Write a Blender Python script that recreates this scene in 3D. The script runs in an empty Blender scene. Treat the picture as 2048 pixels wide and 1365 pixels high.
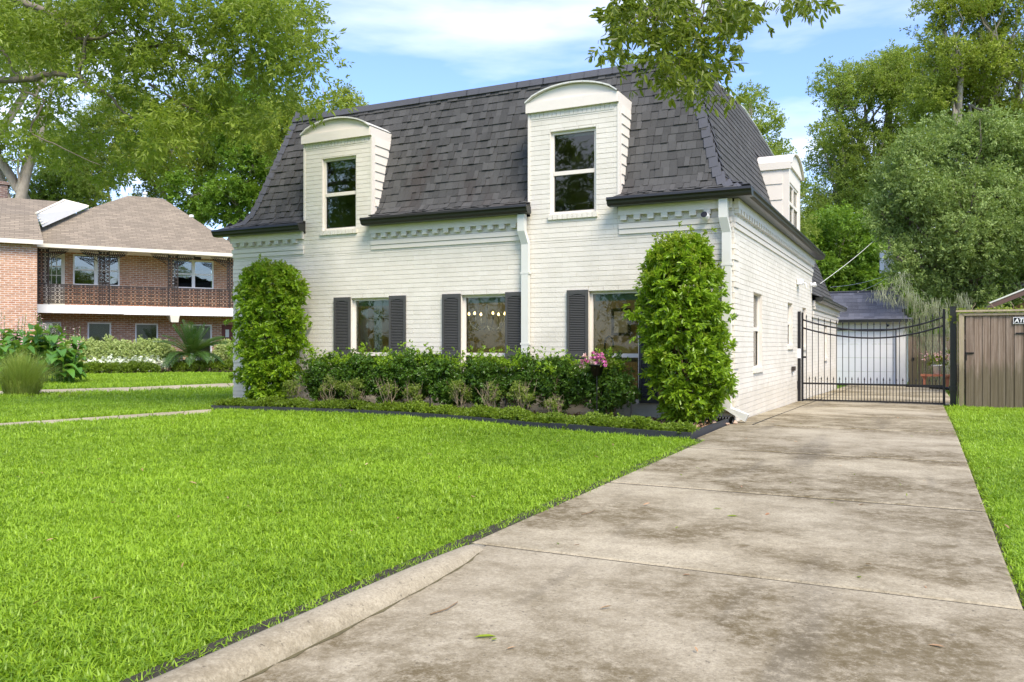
import bpy, bmesh, math, random
import numpy as np
from mathutils import Vector, Matrix
random.seed(7); RNG = np.random.default_rng(7)
PI = math.pi; R = math.radians
S = bpy.context.scene
COL = S.collection

# ---------------------------------------------------------------- camera, sky, sun, exposure
FPX = 1660.0
cam_d = bpy.data.cameras.new('camera'); cam = bpy.data.objects.new('camera', cam_d); COL.objects.link(cam)
cam.location = (0, 0, 1.1); cam.rotation_euler = (PI/2, 0, 0)
cam_d.sensor_width = 36; cam_d.lens = 36*FPX/2048; cam_d.shift_y = 7.5/2048
cam_d.clip_start = 0.1; cam_d.clip_end = 1500
S.camera = cam
SUN_EL, SUN_AZ = 50.0, 158.0          # azimuth clockwise from +Y (towards +X)
w = bpy.data.worlds.new('World'); S.world = w; w.use_nodes = True
wn, wl = w.node_tree.nodes, w.node_tree.links; wn.clear()
sky = wn.new('ShaderNodeTexSky'); sky.sky_type = 'NISHITA'; sky.sun_disc = False
sky.sun_elevation = R(SUN_EL); sky.sun_rotation = R(SUN_AZ); sky.air_density = 1.0; sky.dust_density = 0.8; sky.ozone_density = 1.5
tc = wn.new('ShaderNodeTexCoord')
mp = wn.new('ShaderNodeMapping'); mp.inputs['Rotation'].default_value = (0, R(-24), R(20)); mp.inputs['Scale'].default_value = (1.2, 1.2, 5.5)
nz = wn.new('ShaderNodeTexNoise'); nz.inputs['Scale'].default_value = 1.5; nz.inputs['Detail'].default_value = 7; nz.inputs['Roughness'].default_value = 0.52
cr = wn.new('ShaderNodeValToRGB'); cr.color_ramp.elements[0].position = 0.44; cr.color_ramp.elements[1].position = 0.80
cr.color_ramp.elements[0].color = (0.03, 0.03, 0.03, 1); cr.color_ramp.elements[1].color = (0.8, 0.8, 0.8, 1)
mx = wn.new('ShaderNodeMix'); mx.data_type = 'RGBA'; mx.inputs['B'].default_value = (6.9, 6.5, 6.1, 1)
bg = wn.new('ShaderNodeBackground'); bg.inputs['Strength'].default_value = 0.145
wo = wn.new('ShaderNodeOutputWorld')
wl.new(tc.outputs['Generated'], mp.inputs['Vector']); wl.new(mp.outputs[0], nz.inputs['Vector']); wl.new(nz.outputs['Fac'], cr.inputs[0])
tn = wn.new('ShaderNodeMix'); tn.data_type = 'RGBA'; tn.blend_type = 'MULTIPLY'; tn.inputs['Factor'].default_value = 1; tn.inputs['B'].default_value = (0.64, 0.76, 1.04, 1); wl.new(sky.outputs[0], tn.inputs['A'])
wl.new(cr.outputs[0], mx.inputs['Factor']); wl.new(tn.outputs['Result'], mx.inputs['A']); wl.new(mx.outputs['Result'], bg.inputs['Color'])
wl.new(bg.outputs[0], wo.inputs[0])
sun_d = bpy.data.lights.new('sun', 'SUN'); sun = bpy.data.objects.new('sun', sun_d); COL.objects.link(sun)
sun_d.energy = 2.45; sun_d.angle = R(28); sun_d.color = (1.0, 0.89, 0.72)
sd = Vector((math.sin(R(SUN_AZ))*math.cos(R(SUN_EL)), math.cos(R(SUN_AZ))*math.cos(R(SUN_EL)), math.sin(R(SUN_EL))))
sun.rotation_euler = sd.to_track_quat('Z', 'Y').to_euler()
S.view_settings.view_transform = 'Standard'; S.view_settings.look = 'None'
S.view_settings.gamma = 1; S.view_settings.use_curve_mapping = False
S.view_settings.exposure = 1.2
S.render.engine = 'CYCLES'
S.cycles.transparent_max_bounces = 16

# ---------------------------------------------------------------- materials
def nmat(name):
    m = bpy.data.materials.new(name); m.use_nodes = True
    return m, m.node_tree.nodes, m.node_tree.links, m.node_tree.nodes['Principled BSDF']
def rgba(c): return (c[0], c[1], c[2], 1)
def mixc(n, l, fac, a, b, mode='MIX'):
    x = n.new('ShaderNodeMix'); x.data_type = 'RGBA'; x.blend_type = mode
    for s, v in (('Factor', fac), ('A', a), ('B', b)):
        if isinstance(v, (int, float)): x.inputs[s].default_value = v
        elif isinstance(v, tuple): x.inputs[s].default_value = rgba(v)
        else: l.new(v, x.inputs[s])
    return x.outputs['Result']
def noise(n, l, scale, detail=4, rough=.55, coord='Object', stretch=None, off=None):
    t = n.new('ShaderNodeTexCoord'); src = t.outputs[coord]
    if coord == 'World':
        pass
    if stretch:
        m_ = n.new('ShaderNodeMapping'); m_.inputs['Scale'].default_value = stretch
        if off: m_.inputs['Location'].default_value = off
        l.new(src, m_.inputs[0]); src = m_.outputs[0]
    z = n.new('ShaderNodeTexNoise'); z.inputs['Scale'].default_value = scale; z.inputs['Detail'].default_value = detail; z.inputs['Roughness'].default_value = rough
    l.new(src, z.inputs['Vector']); return z.outputs['Fac']
def wnoise(n, l, scale, detail=4, rough=.55, stretch=(1, 1, 1), rot=0):
    g = n.new('ShaderNodeNewGeometry'); m_ = n.new('ShaderNodeMapping'); m_.inputs['Scale'].default_value = stretch; m_.inputs['Rotation'].default_value = (0, 0, rot)
    m_.vector_type = 'TEXTURE' if rot else 'POINT'
    if rot: m_.inputs['Scale'].default_value = tuple(1/s for s in stretch)
    l.new(g.outputs['Position'], m_.inputs[0])
    z = n.new('ShaderNodeTexNoise'); z.inputs['Scale'].default_value = scale; z.inputs['Detail'].default_value = detail; z.inputs['Roughness'].default_value = rough
    l.new(m_.outputs[0], z.inputs['Vector']); return z.outputs['Fac']
def ramp(n, l, src, stops):
    r_ = n.new('ShaderNodeValToRGB'); e = r_.color_ramp.elements
    while len(e) < len(stops): e.new(0.5)
    for k, (p, c) in enumerate(stops):
        e[k].position = p; e[k].color = rgba(c) if isinstance(c, tuple) else (c, c, c, 1)
    l.new(src, r_.inputs[0]); return r_.outputs[0]
def bump(n, l, p, h, dist=.01, strength=.6):
    b = n.new('ShaderNodeBump'); b.inputs['Distance'].default_value = dist; b.inputs['Strength'].default_value = strength
    l.new(h, b.inputs['Height']); l.new(b.outputs[0], p.inputs['Normal'])
def piece_rand(n, l):
    g = n.new('ShaderNodeNewGeometry'); o = n.new('ShaderNodeObjectInfo')
    a = n.new('ShaderNodeMath'); a.operation = 'ADD'; f = n.new('ShaderNodeMath'); f.operation = 'FRACT'
    l.new(g.outputs['Random Per Island'], a.inputs[0]); l.new(o.outputs['Random'], a.inputs[1]); l.new(a.outputs[0], f.inputs[0])
    return f.outputs[0]
def simple(name, c, rough=.6, metal=0, var=.12, scale=6, spec=.4, bmp=0, bscale=60):
    m, n, l, p = nmat(name)
    f = wnoise(n, l, scale)
    col = mixc(n, l, f, tuple(v*(1-var) for v in c), tuple(min(1, v*(1+var)) for v in c))
    l.new(col, p.inputs['Base Color']); p.inputs['Roughness'].default_value = rough; p.inputs['Metallic'].default_value = metal
    p.inputs['Specular IOR Level'].default_value = spec
    if bmp: bump(n, l, p, wnoise(n, l, bscale, 3), bmp, .6)
    return m
def m_painted_brick():
    m, n, l, p = nmat('white_painted_brick')
    r_ = piece_rand(n, l)
    base = mixc(n, l, r_, (.72, .675, .585), (.765, .72, .63))
    d = wnoise(n, l, 1.3, 6, .65)
    base = mixc(n, l, ramp(n, l, d, [(.45, 0.0), (.8, .5)]), base, (.50, .47, .38))
    v = wnoise(n, l, 60, 3)
    base = mixc(n, l, ramp(n, l, v, [(.62, 0.0), (.75, .45)]), base, (.5, .47, .4))
    gq = n.new('ShaderNodeNewGeometry'); sq = n.new('ShaderNodeSeparateXYZ'); l.new(gq.outputs['Position'], sq.inputs[0])
    aq = n.new('ShaderNodeMath'); aq.operation = 'MULTIPLY_ADD'; l.new(wnoise(n, l, 5, 6, .75), aq.inputs[0]); aq.inputs[1].default_value = -.75; l.new(sq.outputs[2], aq.inputs[2])
    base = mixc(n, l, ramp(n, l, aq.outputs[0], [(0.0, .22), (.09, 0.0)]), base, (.42, .36, .24))   # splashed soil at the foot of the wall
    l.new(base, p.inputs['Base Color']); p.inputs['Roughness'].default_value = .55; p.inputs['Specular IOR Level'].default_value = .3
    bump(n, l, p, wnoise(n, l, 45, 4), .006, .55); return m
def m_shingle(name, dark, light, stain=True):
    m, n, l, p = nmat(name)
    r_ = piece_rand(n, l)
    c = ramp(n, l, r_, [(0, dark), (.55, tuple((a+b)/2 for a, b in zip(dark, light))), (1, light)])
    gr = wnoise(n, l, 220, 2, .7)
    c = mixc(n, l, ramp(n, l, gr, [(.3, .0), (.75, .6)]), c, tuple(v*1.9 for v in light))
    if stain:
        s_ = wnoise(n, l, .9, 4, .6, (1, 1, .25))
        c = mixc(n, l, ramp(n, l, s_, [(.6, 0.0), (.75, .6)]), c, (.045, .028, .022))
    l.new(c, p.inputs['Base Color']); p.inputs['Roughness'].default_value = .88; p.inputs['Specular IOR Level'].default_value = .25
    bump(n, l, p, gr, .004, .5); return m
def m_concrete(name='driveway_concrete', dirty=1.0):
    m, n, l, p = nmat(name)
    th = R(-26.3)
    def op(kind, a, b, c=None):
        x = n.new('ShaderNodeMath'); x.operation = kind
        for k, v in enumerate((a, b, c)):
            if v is None: continue
            if isinstance(v, (int, float)): x.inputs[k].default_value = v
            else: l.new(v, x.inputs[k])
        return x.outputs[0]
    c = mixc(n, l, wnoise(n, l, 1.1, 5, .6), (.46, .395, .26), (.61, .54, .39))
    c = mixc(n, l, op('MULTIPLY', piece_rand(n, l), .35), c, (.36, .32, .25))
    c = mixc(n, l, ramp(n, l, wnoise(n, l, 75, 4, .8), [(.38, 0.0), (.66, .7)]), c, (.21, .18, .125))
    low = ramp(n, l, wnoise(n, l, .42, 6, .62, (.8, 1.3, 1), th), [(.38, 0.0), (.53, 1.0)])
    mid = ramp(n, l, wnoise(n, l, 2.6, 8, .72), [(.34, .15), (.55, 1.0)])
    fine = ramp(n, l, wnoise(n, l, 17, 8, .85), [(.36, .25), (.54, 1.0)])
    st = op('MULTIPLY', low, op('MULTIPLY', mid, fine))
    c = mixc(n, l, op('MULTIPLY', st, 1.0*dirty), c, (.125, .095, .045))
    all_ = op('MULTIPLY', ramp(n, l, wnoise(n, l, 1.1, 8, .75), [(.47, 0.0), (.66, 1.0)]), fine)
    c = mixc(n, l, op('MULTIPLY', all_, .6*dirty), c, (.14, .11, .055))
    sp = wnoise(n, l, 30, 3, .8)
    c = mixc(n, l, ramp(n, l, sp, [(.62, 0.0), (.69, .75)]), c, (.09, .075, .05))
    tm = wnoise(n, l, .9, 3, .5, (2.6, .22, 1), th)
    c = mixc(n, l, op('MULTIPLY', ramp(n, l, tm, [(.58, 0.0), (.68, .5*dirty)]), fine), c, (.10, .085, .06))
    l.new(c, p.inputs['Base Color']); p.inputs['Roughness'].default_value = .8; p.inputs['Specular IOR Level'].default_value = .3
    bump(n, l, p, wnoise(n, l, 130, 3, .7), .004, .5); return m
def m_leaf(name, c1, c2, trans=.35, rough=.42, yellow=None):
    m, n, l, p = nmat(name)
    r_ = piece_rand(n, l)
    big = wnoise(n, l, .55, 3)
    c = mixc(n, l, r_, c1, c2)
    c = mixc(n, l, ramp(n, l, big, [(.35, .0), (.7, .5)]), c, tuple(v*1.35 for v in c2))
    if yellow:
        g = n.new('ShaderNodeNewGeometry')
        c = mixc(n, l, ramp(n, l, g.outputs['Random Per Island'], [(.86, 0.0), (.9, .8)]), c, yellow)
    l.new(c, p.inputs['Base Color']); p.inputs['Roughness'].default_value = rough; p.inputs['Specular IOR Level'].default_value = .45
    t = n.new('ShaderNodeBsdfTranslucent'); ms = n.new('ShaderNodeMixShader'); ms.inputs[0].default_value = trans
    tcol = mixc(n, l, .5, c, (.30, .42, .03)); l.new(tcol, t.inputs['Color'])
    out = [x for x in n if x.type == 'OUTPUT_MATERIAL'][0]
    l.new(p.outputs[0], ms.inputs[1]); l.new(t.outputs[0], ms.inputs[2]); l.new(ms.outputs[0], out.inputs[0]); return m
def m_bark(name, c):
    m, n, l, p = nmat(name)
    f = wnoise(n, l, 6, 6, .65, (2, 2, .6))
    col = mixc(n, l, f, tuple(v*.45 for v in c), tuple(v*1.5 for v in c))
    l.new(col, p.inputs['Base Color']); p.inputs['Roughness'].default_value = .9
    bump(n, l, p, wnoise(n, l, 14, 5, .7, (2, 2, .5)), .03, .8); return m
def m_glass(name='window_glass', ior=1.55):
    m, n, l, p = nmat(name); n.remove(p)
    out = [x for x in n if x.type == 'OUTPUT_MATERIAL'][0]
    tr = n.new('ShaderNodeBsdfTransparent'); tr.inputs[0].default_value = (.60, .66, .62, 1)
    gl = n.new('ShaderNodeBsdfGlossy'); gl.inputs['Roughness'].default_value = .015; gl.inputs[0].default_value = (1, 1, 1, 1)
    fr = n.new('ShaderNodeFresnel'); fr.inputs[0].default_value = ior
    f = wnoise(n, l, 2.5, 1); b = n.new('ShaderNodeBump'); b.inputs['Distance'].default_value = .006; b.inputs['Strength'].default_value = .25
    l.new(f, b.inputs['Height']); l.new(b.outputs[0], gl.inputs['Normal'])
    ms = n.new('ShaderNodeMixShader'); l.new(fr.outputs[0], ms.inputs[0]); l.new(tr.outputs[0], ms.inputs[1]); l.new(gl.outputs[0], ms.inputs[2]); l.new(ms.outputs[0], out.inputs[0]); return m
def m_redbrick(name, c1, c2, mortar):
    m, n, l, p = nmat(name)
    t = n.new('ShaderNodeTexCoord'); s = n.new('ShaderNodeSeparateXYZ'); l.new(t.outputs['Object'], s.inputs[0])
    a = n.new('ShaderNodeMath'); a.operation = 'ADD'; l.new(s.outputs[0], a.inputs[0]); l.new(s.outputs[1], a.inputs[1])
    cb = n.new('ShaderNodeCombineXYZ'); l.new(a.outputs[0], cb.inputs[0]); l.new(s.outputs[2], cb.inputs[1])
    b = n.new('ShaderNodeTexBrick'); b.inputs['Scale'].default_value = 1; b.inputs['Brick Width'].default_value = .25; b.inputs['Row Height'].default_value = .085
    b.inputs['Mortar Size'].default_value = .016; b.inputs['Mortar Smooth'].default_value = .3; b.inputs['Bias'].default_value = 0.0
    b.inputs['Color1'].default_value = rgba(c1); b.inputs['Color2'].default_value = rgba(c2); b.inputs['Mortar'].default_value = rgba(mortar)
    l.new(cb.outputs[0], b.inputs['Vector'])
    c = mixc(n, l, ramp(n, l, wnoise(n, l, 7, 3, .8), [(.4, 0.0), (.7, .55)]), b.outputs['Color'], tuple(v*.5 for v in c1))
    c = mixc(n, l, ramp(n, l, wnoise(n, l, .6, 5, .6), [(.5, 0.0), (.75, .2)]), c, (.55, .40, .30))
    l.new(c, p.inputs['Base Color']); p.inputs['Roughness'].default_value = .9
    iv = n.new('ShaderNodeMath'); iv.operation = 'SUBTRACT'; iv.inputs[0].default_value = 1; l.new(b.outputs['Fac'], iv.inputs[1])
    bump(n, l, p, iv.outputs[0], .012, .8); return m
def m_farshingle(name, c):
    m, n, l, p = nmat(name)
    t = n.new('ShaderNodeTexCoord'); s = n.new('ShaderNodeSeparateXYZ'); l.new(t.outputs['Object'], s.inputs[0])
    cb = n.new('ShaderNodeCombineXYZ'); l.new(s.outputs[0], cb.inputs[0]); l.new(s.outputs[2], cb.inputs[1])
    b = n.new('ShaderNodeTexBrick'); b.inputs['Scale'].default_value = 1; b.inputs['Brick Width'].default_value = .33; b.inputs['Row Height'].default_value = .085
    b.inputs['Mortar Size'].default_value = .01; b.inputs['Mortar Smooth'].default_value = .2
    b.inputs['Color1'].default_value = rgba(tuple(v*.8 for v in c)); b.inputs['Color2'].default_value = rgba(tuple(v*1.2 for v in c)); b.inputs['Mortar'].default_value = rgba(tuple(v*.5 for v in c))
    l.new(cb.outputs[0], b.inputs['Vector'])
    cc = mixc(n, l, ramp(n, l, wnoise(n, l, .7, 5, .6), [(.4, 0.0), (.75, .45)]), b.outputs['Color'], tuple(v*.62 for v in c))
    l.new(cc, p.inputs['Base Color']); p.inputs['Roughness'].default_value = .9; return m
def m_wood(name, c):
    m, n, l, p = nmat(name)
    r_ = piece_rand(n, l)
    f = wnoise(n, l, 3, 6, .7, (9, 9, .5))
    col = mixc(n, l, f, tuple(v*.35 for v in c), tuple(v*1.7 for v in c))
    col = mixc(n, l, ramp(n, l, r_, [(0, 0.0), (1, .75)]), col, tuple(v*.55 for v in c)); col = mixc(n, l, ramp(n, l, wnoise(n, l, 2.2, 7, .8, (16, 16, .35)), [(.45, 0.0), (.60, .7)]), col, (.36, .29, .235))
    g = n.new('ShaderNodeNewGeometry'); s = n.new('ShaderNodeSeparateXYZ'); l.new(g.outputs['Position'], s.inputs[0])
    ad = n.new('ShaderNodeMath'); ad.operation = 'MULTIPLY_ADD'; l.new(wnoise(n, l, 2.5, 5, .7, (3, 3, .7)), ad.inputs[0]); ad.inputs[1].default_value = -1.1; l.new(s.outputs[2], ad.inputs[2])
    col = mixc(n, l, ramp(n, l, ad.outputs[0], [(0.0, .6), (.3, 0.0)]), col, (.075, .07, .03))   # mildew rising from the ground
    l.new(col, p.inputs['Base Color']); p.inputs['Roughness'].default_value = .9
    bump(n, l, p, f, .008, .7); return m
def m_ground():
    m, n, l, p = nmat('lawn_soil')
    c = mixc(n, l, wnoise(n, l, 7, 6, .7), (.060, .115, .012), (.17, .30, .03))
    c = mixc(n, l, ramp(n, l, wnoise(n, l, 60, 3, .7), [(.4, 0.0), (.7, .5)]), c, (.045, .065, .015))
    l.new(c, p.inputs['Base Color']); p.inputs['Roughness'].default_value = 1; p.inputs['Specular IOR Level'].default_value = .1
    bump(n, l, p, wnoise(n, l, 60, 3), .03, .8); return m
def m_emit(name, c, s):
    m, n, l, p = nmat(name); p.inputs['Emission Color'].default_value = rgba(c); p.inputs['Emission Strength'].default_value = s; return m

M = dict(
 brick=m_painted_brick(), mortar=simple('painted_mortar_joint_shade', (.57, .53, .45), .8), trim=simple('white_trim_paint', (.77, .71, .62), .45, var=.05),  # mortar darker than the brick: joint shade put into its colour
 pipe=simple('white_downspout_paint', (.66, .66, .60), .4, var=.04), shingle=m_shingle('charcoal_shingle', (.026, .026, .025), (.073, .072, .069)),
 shingle_bed=simple('shingle_bed', (.022, .022, .026), .9), cap=simple('ridge_cap_shingle', (.085, .087, .098), .85, bmp=.004, bscale=150),
 gutter=simple('black_gutter_metal', (.016, .016, .013), .35, spec=.6), shutter=simple('charcoal_shutter_paint', (.066, .066, .063), .6),
 glass=m_glass(), darkglass=m_glass('far_window_glass', 2.1), roomwall=simple('room_wall_paint', (.62, .54, .40), .8), roomdark=simple('dark_room', (.07, .065, .05), .9),
 blind=simple('green_tinted_blind', (.42, .56, .45), .7), curtain=simple('white_curtain_cloth', (.75, .75, .68), .8),
 concrete=m_concrete(), curb=m_concrete('curb_concrete', .5), path=m_concrete('path_concrete', .3), ground=m_ground(),
 soil=simple('mulch_soil', (.07, .048, .03), 1, var=.5, scale=30, bmp=.02, bscale=40), grime=simple('olive_grime', (.11, .095, .045), .95, var=.5, scale=40), jointsoil=simple('dark_joint_soil', (.035, .030, .020), 1, var=.4, scale=30), edging=simple('black_plastic_edging', (.035, .037, .042), .55, var=.3, scale=9),
 iron=simple('black_iron', (.012, .011, .012), .4), lace=simple('dark_cast_iron', (.04, .03, .026), .6), fence=m_wood('weathered_cedar', (.19, .135, .095)), rail=m_wood('fence_trim_wood', (.38, .32, .20)),
 redbrick=m_redbrick('orange_brick', (.56, .255, .125), (.36, .15, .07), (.66, .55, .43)), palebrick=m_redbrick('pale_orange_brick', (.58, .31, .18), (.43, .19, .10), (.68, .58, .50)),
 chim=m_redbrick('chimney_brick', (.14, .075, .06), (.09, .05, .04), (.3, .25, .22)),
 brownroof=m_farshingle('brown_shingle', (.25, .205, .15)), cream=simple('cream_paint', (.74, .68, .56), .6, var=.05), whitepaint=simple('white_board_paint', (.84, .82, .78), .5, var=.04),
 garagedoor=simple('white_garage_door', (.84, .84, .84), .5, var=.03), brown=simple('brown_fascia', (.12, .07, .055), .6), tan=simple('tan_stucco', (.36, .25, .17), .8), terracotta=simple('terracotta', (.35, .13, .07), .8),
 reddoor=simple('red_brown_door', (.16, .04, .025), .5), bark=m_bark('grey_bark', (.20, .165, .125)), palebark=m_bark('pale_bark', (.36, .31, .24)), twig=m_bark('twig_bark', (.22, .15, .08)), drytwig=m_bark('dry_twig', (.28, .22, .14)),
 bulb=m_emit('lit_bulb', (1, .60, .24), 7), black=simple('black_plastic', (.01, .01, .01), .35), chrome=simple('brushed_metal', (.10, .095, .08), .3, metal=.6), pink=m_leaf('pink_petal', (.55, .06, .32), (.75, .25, .50), .3), palepink=m_leaf('pale_pink_petal', (.75, .38, .42), (.85, .65, .62), .3),
 white=simple('white_enamel', (.8, .8, .8), .4, var=.03), stone=simple('pale_pebble', (.45, .32, .23), .8, var=.4, scale=12), dryleaf=m_leaf('dry_leaf', (.28, .13, .06), (.42, .27, .15), .1),
 moss=m_leaf('grey_green_moss', (.24, .26, .17), (.38, .39, .27), .3), greyfence=simple('grey_siding', (.42, .42, .38), .8),
)
L = dict(
 oak=m_leaf('oak_leaf', (.14, .20, .02), (.28, .36, .04), .5),
 oaknear=m_leaf('near_oak_leaf', (.10, .14, .014), (.20, .25, .025), .45, .35),
 far=m_leaf('tree_leaf_mid_green', (.16, .22, .035), (.32, .40, .07), .45),
 fary=m_leaf('tree_leaf_yellow_green', (.20, .25, .03), (.36, .42, .06), .45),
 bright=m_leaf('tree_leaf_bright_green', (.10, .20, .02), (.22, .37, .04), .45),
 live=m_leaf('live_oak_leaf', (.13, .20, .04), (.30, .39, .11), .35, .5),
 column=m_leaf('glossy_shrub_leaf', (.13, .25, .012), (.30, .46, .025), .45, .3),
 hedge=m_leaf('dark_hedge_leaf', (.03, .08, .010), (.09, .18, .02), .3, .3),
 tip=m_leaf('yellow_green_tip', (.20, .30, .01), (.32, .40, .03), .45, .35),
 azalea=m_leaf('azalea_leaf', (.10, .17, .02), (.24, .30, .05), .4),
 cover=m_leaf('ground_cover_leaf', (.06, .11, .008), (.20, .29, .02), .35),
 pale=m_leaf('variegated_leaf', (.26, .34, .08), (.50, .58, .22), .3),
 canna=m_leaf('canna_leaf', (.05, .15, .03), (.12, .28, .04), .35, .3),
 palm=m_leaf('palm_frond_leaf', (.03, .08, .012), (.075, .15, .03), .15, .3),
 calad=m_leaf('white_caladium_leaf', (.55, .62, .45), (.8, .82, .68), .3),
 grass=m_leaf('lawn_blade', (.125, .25, .010), (.35, .53, .030), .42, .42),
 clump=m_leaf('ornamental_grass_blade', (.18, .26, .03), (.38, .46, .10), .35, .5),
)

# ---------------------------------------------------------------- mesh helpers
def link(o, parent=None):
    COL.objects.link(o)
    if parent: o.parent = parent
    return o
def tag(o, label=None, cat=None, group=None, kind=None):
    if label: o['label'] = label
    if cat: o['category'] = cat
    if group: o['group'] = group
    if kind: o['kind'] = kind
    return o
def empty(name, label, cat, loc=(0, 0, 0), rz=0, group=None):
    o = bpy.data.objects.new(name, None); o.empty_display_size = .2; link(o); o.location = loc; o.rotation_euler = (0, 0, rz)
    return tag(o, label, cat, group)
class MB:
    def __init__(s, T=None): s.v = []; s.f = []; s.T = T or (lambda p: p)
    def add(s, vs, fs):
        k = len(s.v); s.v += [tuple(s.T(tuple(p))) for p in vs]; s.f += [tuple(i+k for i in f) for f in fs]
    def box(s, x0, x1, y0, y1, z0, z1):
        s.add([(x, y, z) for z in (z0, z1) for y in (y0, y1) for x in (x0, x1)], [(0, 2, 3, 1), (4, 5, 7, 6), (0, 1, 5, 4), (2, 6, 7, 3), (0, 4, 6, 2), (1, 3, 7, 5)]); return s
    def quad(s, a, b, c, d): s.add([a, b, c, d], [(0, 1, 2, 3)]); return s
    def prism(s, poly, d, plane='xz', at=0.0):
        # polygon in the xz plane extruded along y from at to at+d (or yz plane extruded along x)
        n = len(poly)
        P = (lambda p, y: (p[0], y, p[1])) if plane == 'xz' else (lambda p, y: (y, p[0], p[1])) if plane == 'yz' else (lambda p, y: (p[0], p[1], y))
        s.add([P(p, at) for p in poly]+[P(p, at+d) for p in poly], [tuple(range(n)), tuple(range(2*n-1, n-1, -1))]+[(i, (i+1) % n, n+(i+1) % n, n+i) for i in range(n)]); return s
    def tube(s, path, r, n=8, cap=True):
        path = [Vector(p) for p in path]; rs = r if isinstance(r, (list, tuple)) else [r]*len(path)
        vs = []; fs = []; up = Vector((.13, .29, 1)).normalized()
        for i, p in enumerate(path):
            t = (path[min(i+1, len(path)-1)]-path[max(i-1, 0)]).normalized()
            a = t.cross(up); a = a.normalized() if a.length > .05 else t.cross(Vector((1, 0, 0))).normalized(); b = t.cross(a)
            for k in range(n):
                q = p+(a*math.cos(2*PI*k/n)+b*math.sin(2*PI*k/n))*rs[i]; vs.append(tuple(q))
        for i in range(len(path)-1):
            for k in range(n): fs.append((i*n+k, i*n+(k+1) % n, (i+1)*n+(k+1) % n, (i+1)*n+k))
        if cap: fs.append(tuple(range(n))); fs.append(tuple(range(len(path)*n-1, (len(path)-1)*n-1, -1)))
        s.add(vs, fs); return s
    def lathe(s, prof, c=(0, 0, 0), n=16):
        vs = [(c[0]+r_*math.cos(2*PI*k/n), c[1]+r_*math.sin(2*PI*k/n), c[2]+z) for r_, z in prof for k in range(n)]
        fs = [(i*n+k, i*n+(k+1) % n, (i+1)*n+(k+1) % n, (i+1)*n+k) for i in range(len(prof)-1) for k in range(n)]
        s.add(vs, fs); return s
    def build(s, name, mat, parent=None, smooth=False, recalc=True, **kw):
        me = bpy.data.meshes.new(name); me.from_pydata(s.v, [], s.f); me.materials.append(mat)
        if recalc:
            bm = bmesh.new(); bm.from_mesh(me); bmesh.ops.recalc_face_normals(bm, faces=bm.faces); bm.to_mesh(me); bm.free()
        me.polygons.foreach_set('use_smooth', [bool(smooth)]*len(me.polygons))
        o = bpy.data.objects.new(name, me); link(o, parent); tag(o, **kw); return o
def np_mesh(name, V, F, mat, smooth=False):
    """V (n,3), F (m,k) array"""
    me = bpy.data.meshes.new(name); m, k = F.shape
    me.vertices.add(len(V)); me.vertices.foreach_set('co', np.asarray(V, np.float32).ravel())
    me.loops.add(m*k); me.loops.foreach_set('vertex_index', np.asarray(F, np.int32).ravel())
    me.polygons.add(m); me.polygons.foreach_set('loop_start', np.arange(0, m*k, k, dtype=np.int32)); me.polygons.foreach_set('loop_total', np.full(m, k, np.int32))
    me.polygons.foreach_set('use_smooth', np.full(m, bool(smooth)))
    me.update(calc_edges=True); me.validate(); me.materials.append(mat); return me
# ---- individually placed pieces (bricks, shingles, dentils, boards)
UV_ = np.array([(x, y, z) for z in (-.5, .5) for y in (-.5, .5) for x in (-.5, .5)])
UF_ = np.array([(0, 2, 3, 1), (4, 5, 7, 6), (0, 1, 5, 4), (2, 6, 7, 3), (0, 4, 6, 2), (1, 3, 7, 5)])
def unit_mesh(name, mat): return np_mesh(name, UV_, UF_, mat)
def pieces(parent, name, plist, mat, camloc, limit=300, stuff=None):
    """plist of (centre, ax, ay, az): full-size axis vectors, ay = outward normal direction"""
    A = np.array(plist, float)                     # n,4,3
    nrm = np.cross(A[:, 1], A[:, 3]); d = np.array(camloc)-A[:, 0]; dist = np.linalg.norm(d, axis=1)
    area = np.abs((nrm*d).sum(1))/dist**3
    order = np.argsort(-area); top = order[:limit]; rest = order[limit:]
    um = unit_mesh(name, mat)
    for i in top:
        c, ax, ay, az = A[i]
        o = bpy.data.objects.new(name, um); link(o, parent)
        o.matrix_local = Matrix(((ax[0], ay[0], az[0], c[0]), (ax[1], ay[1], az[1], c[1]), (ax[2], ay[2], az[2], c[2]), (0, 0, 0, 1)))
    if len(rest):
        B = A[rest]; V = B[:, None, 0]+UV_[None, :, 0:1]*B[:, None, 1]+UV_[None, :, 1:2]*B[:, None, 2]+UV_[None, :, 2:3]*B[:, None, 3]
        F = (UF_[None]+8*np.arange(len(B))[:, None, None]).reshape(-1, 4)
        me = np_mesh(stuff or name+'_field', V.reshape(-1, 3), F, mat); o = bpy.data.objects.new(stuff or name+'_field', me); link(o, parent); o['kind'] = 'stuff'
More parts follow.
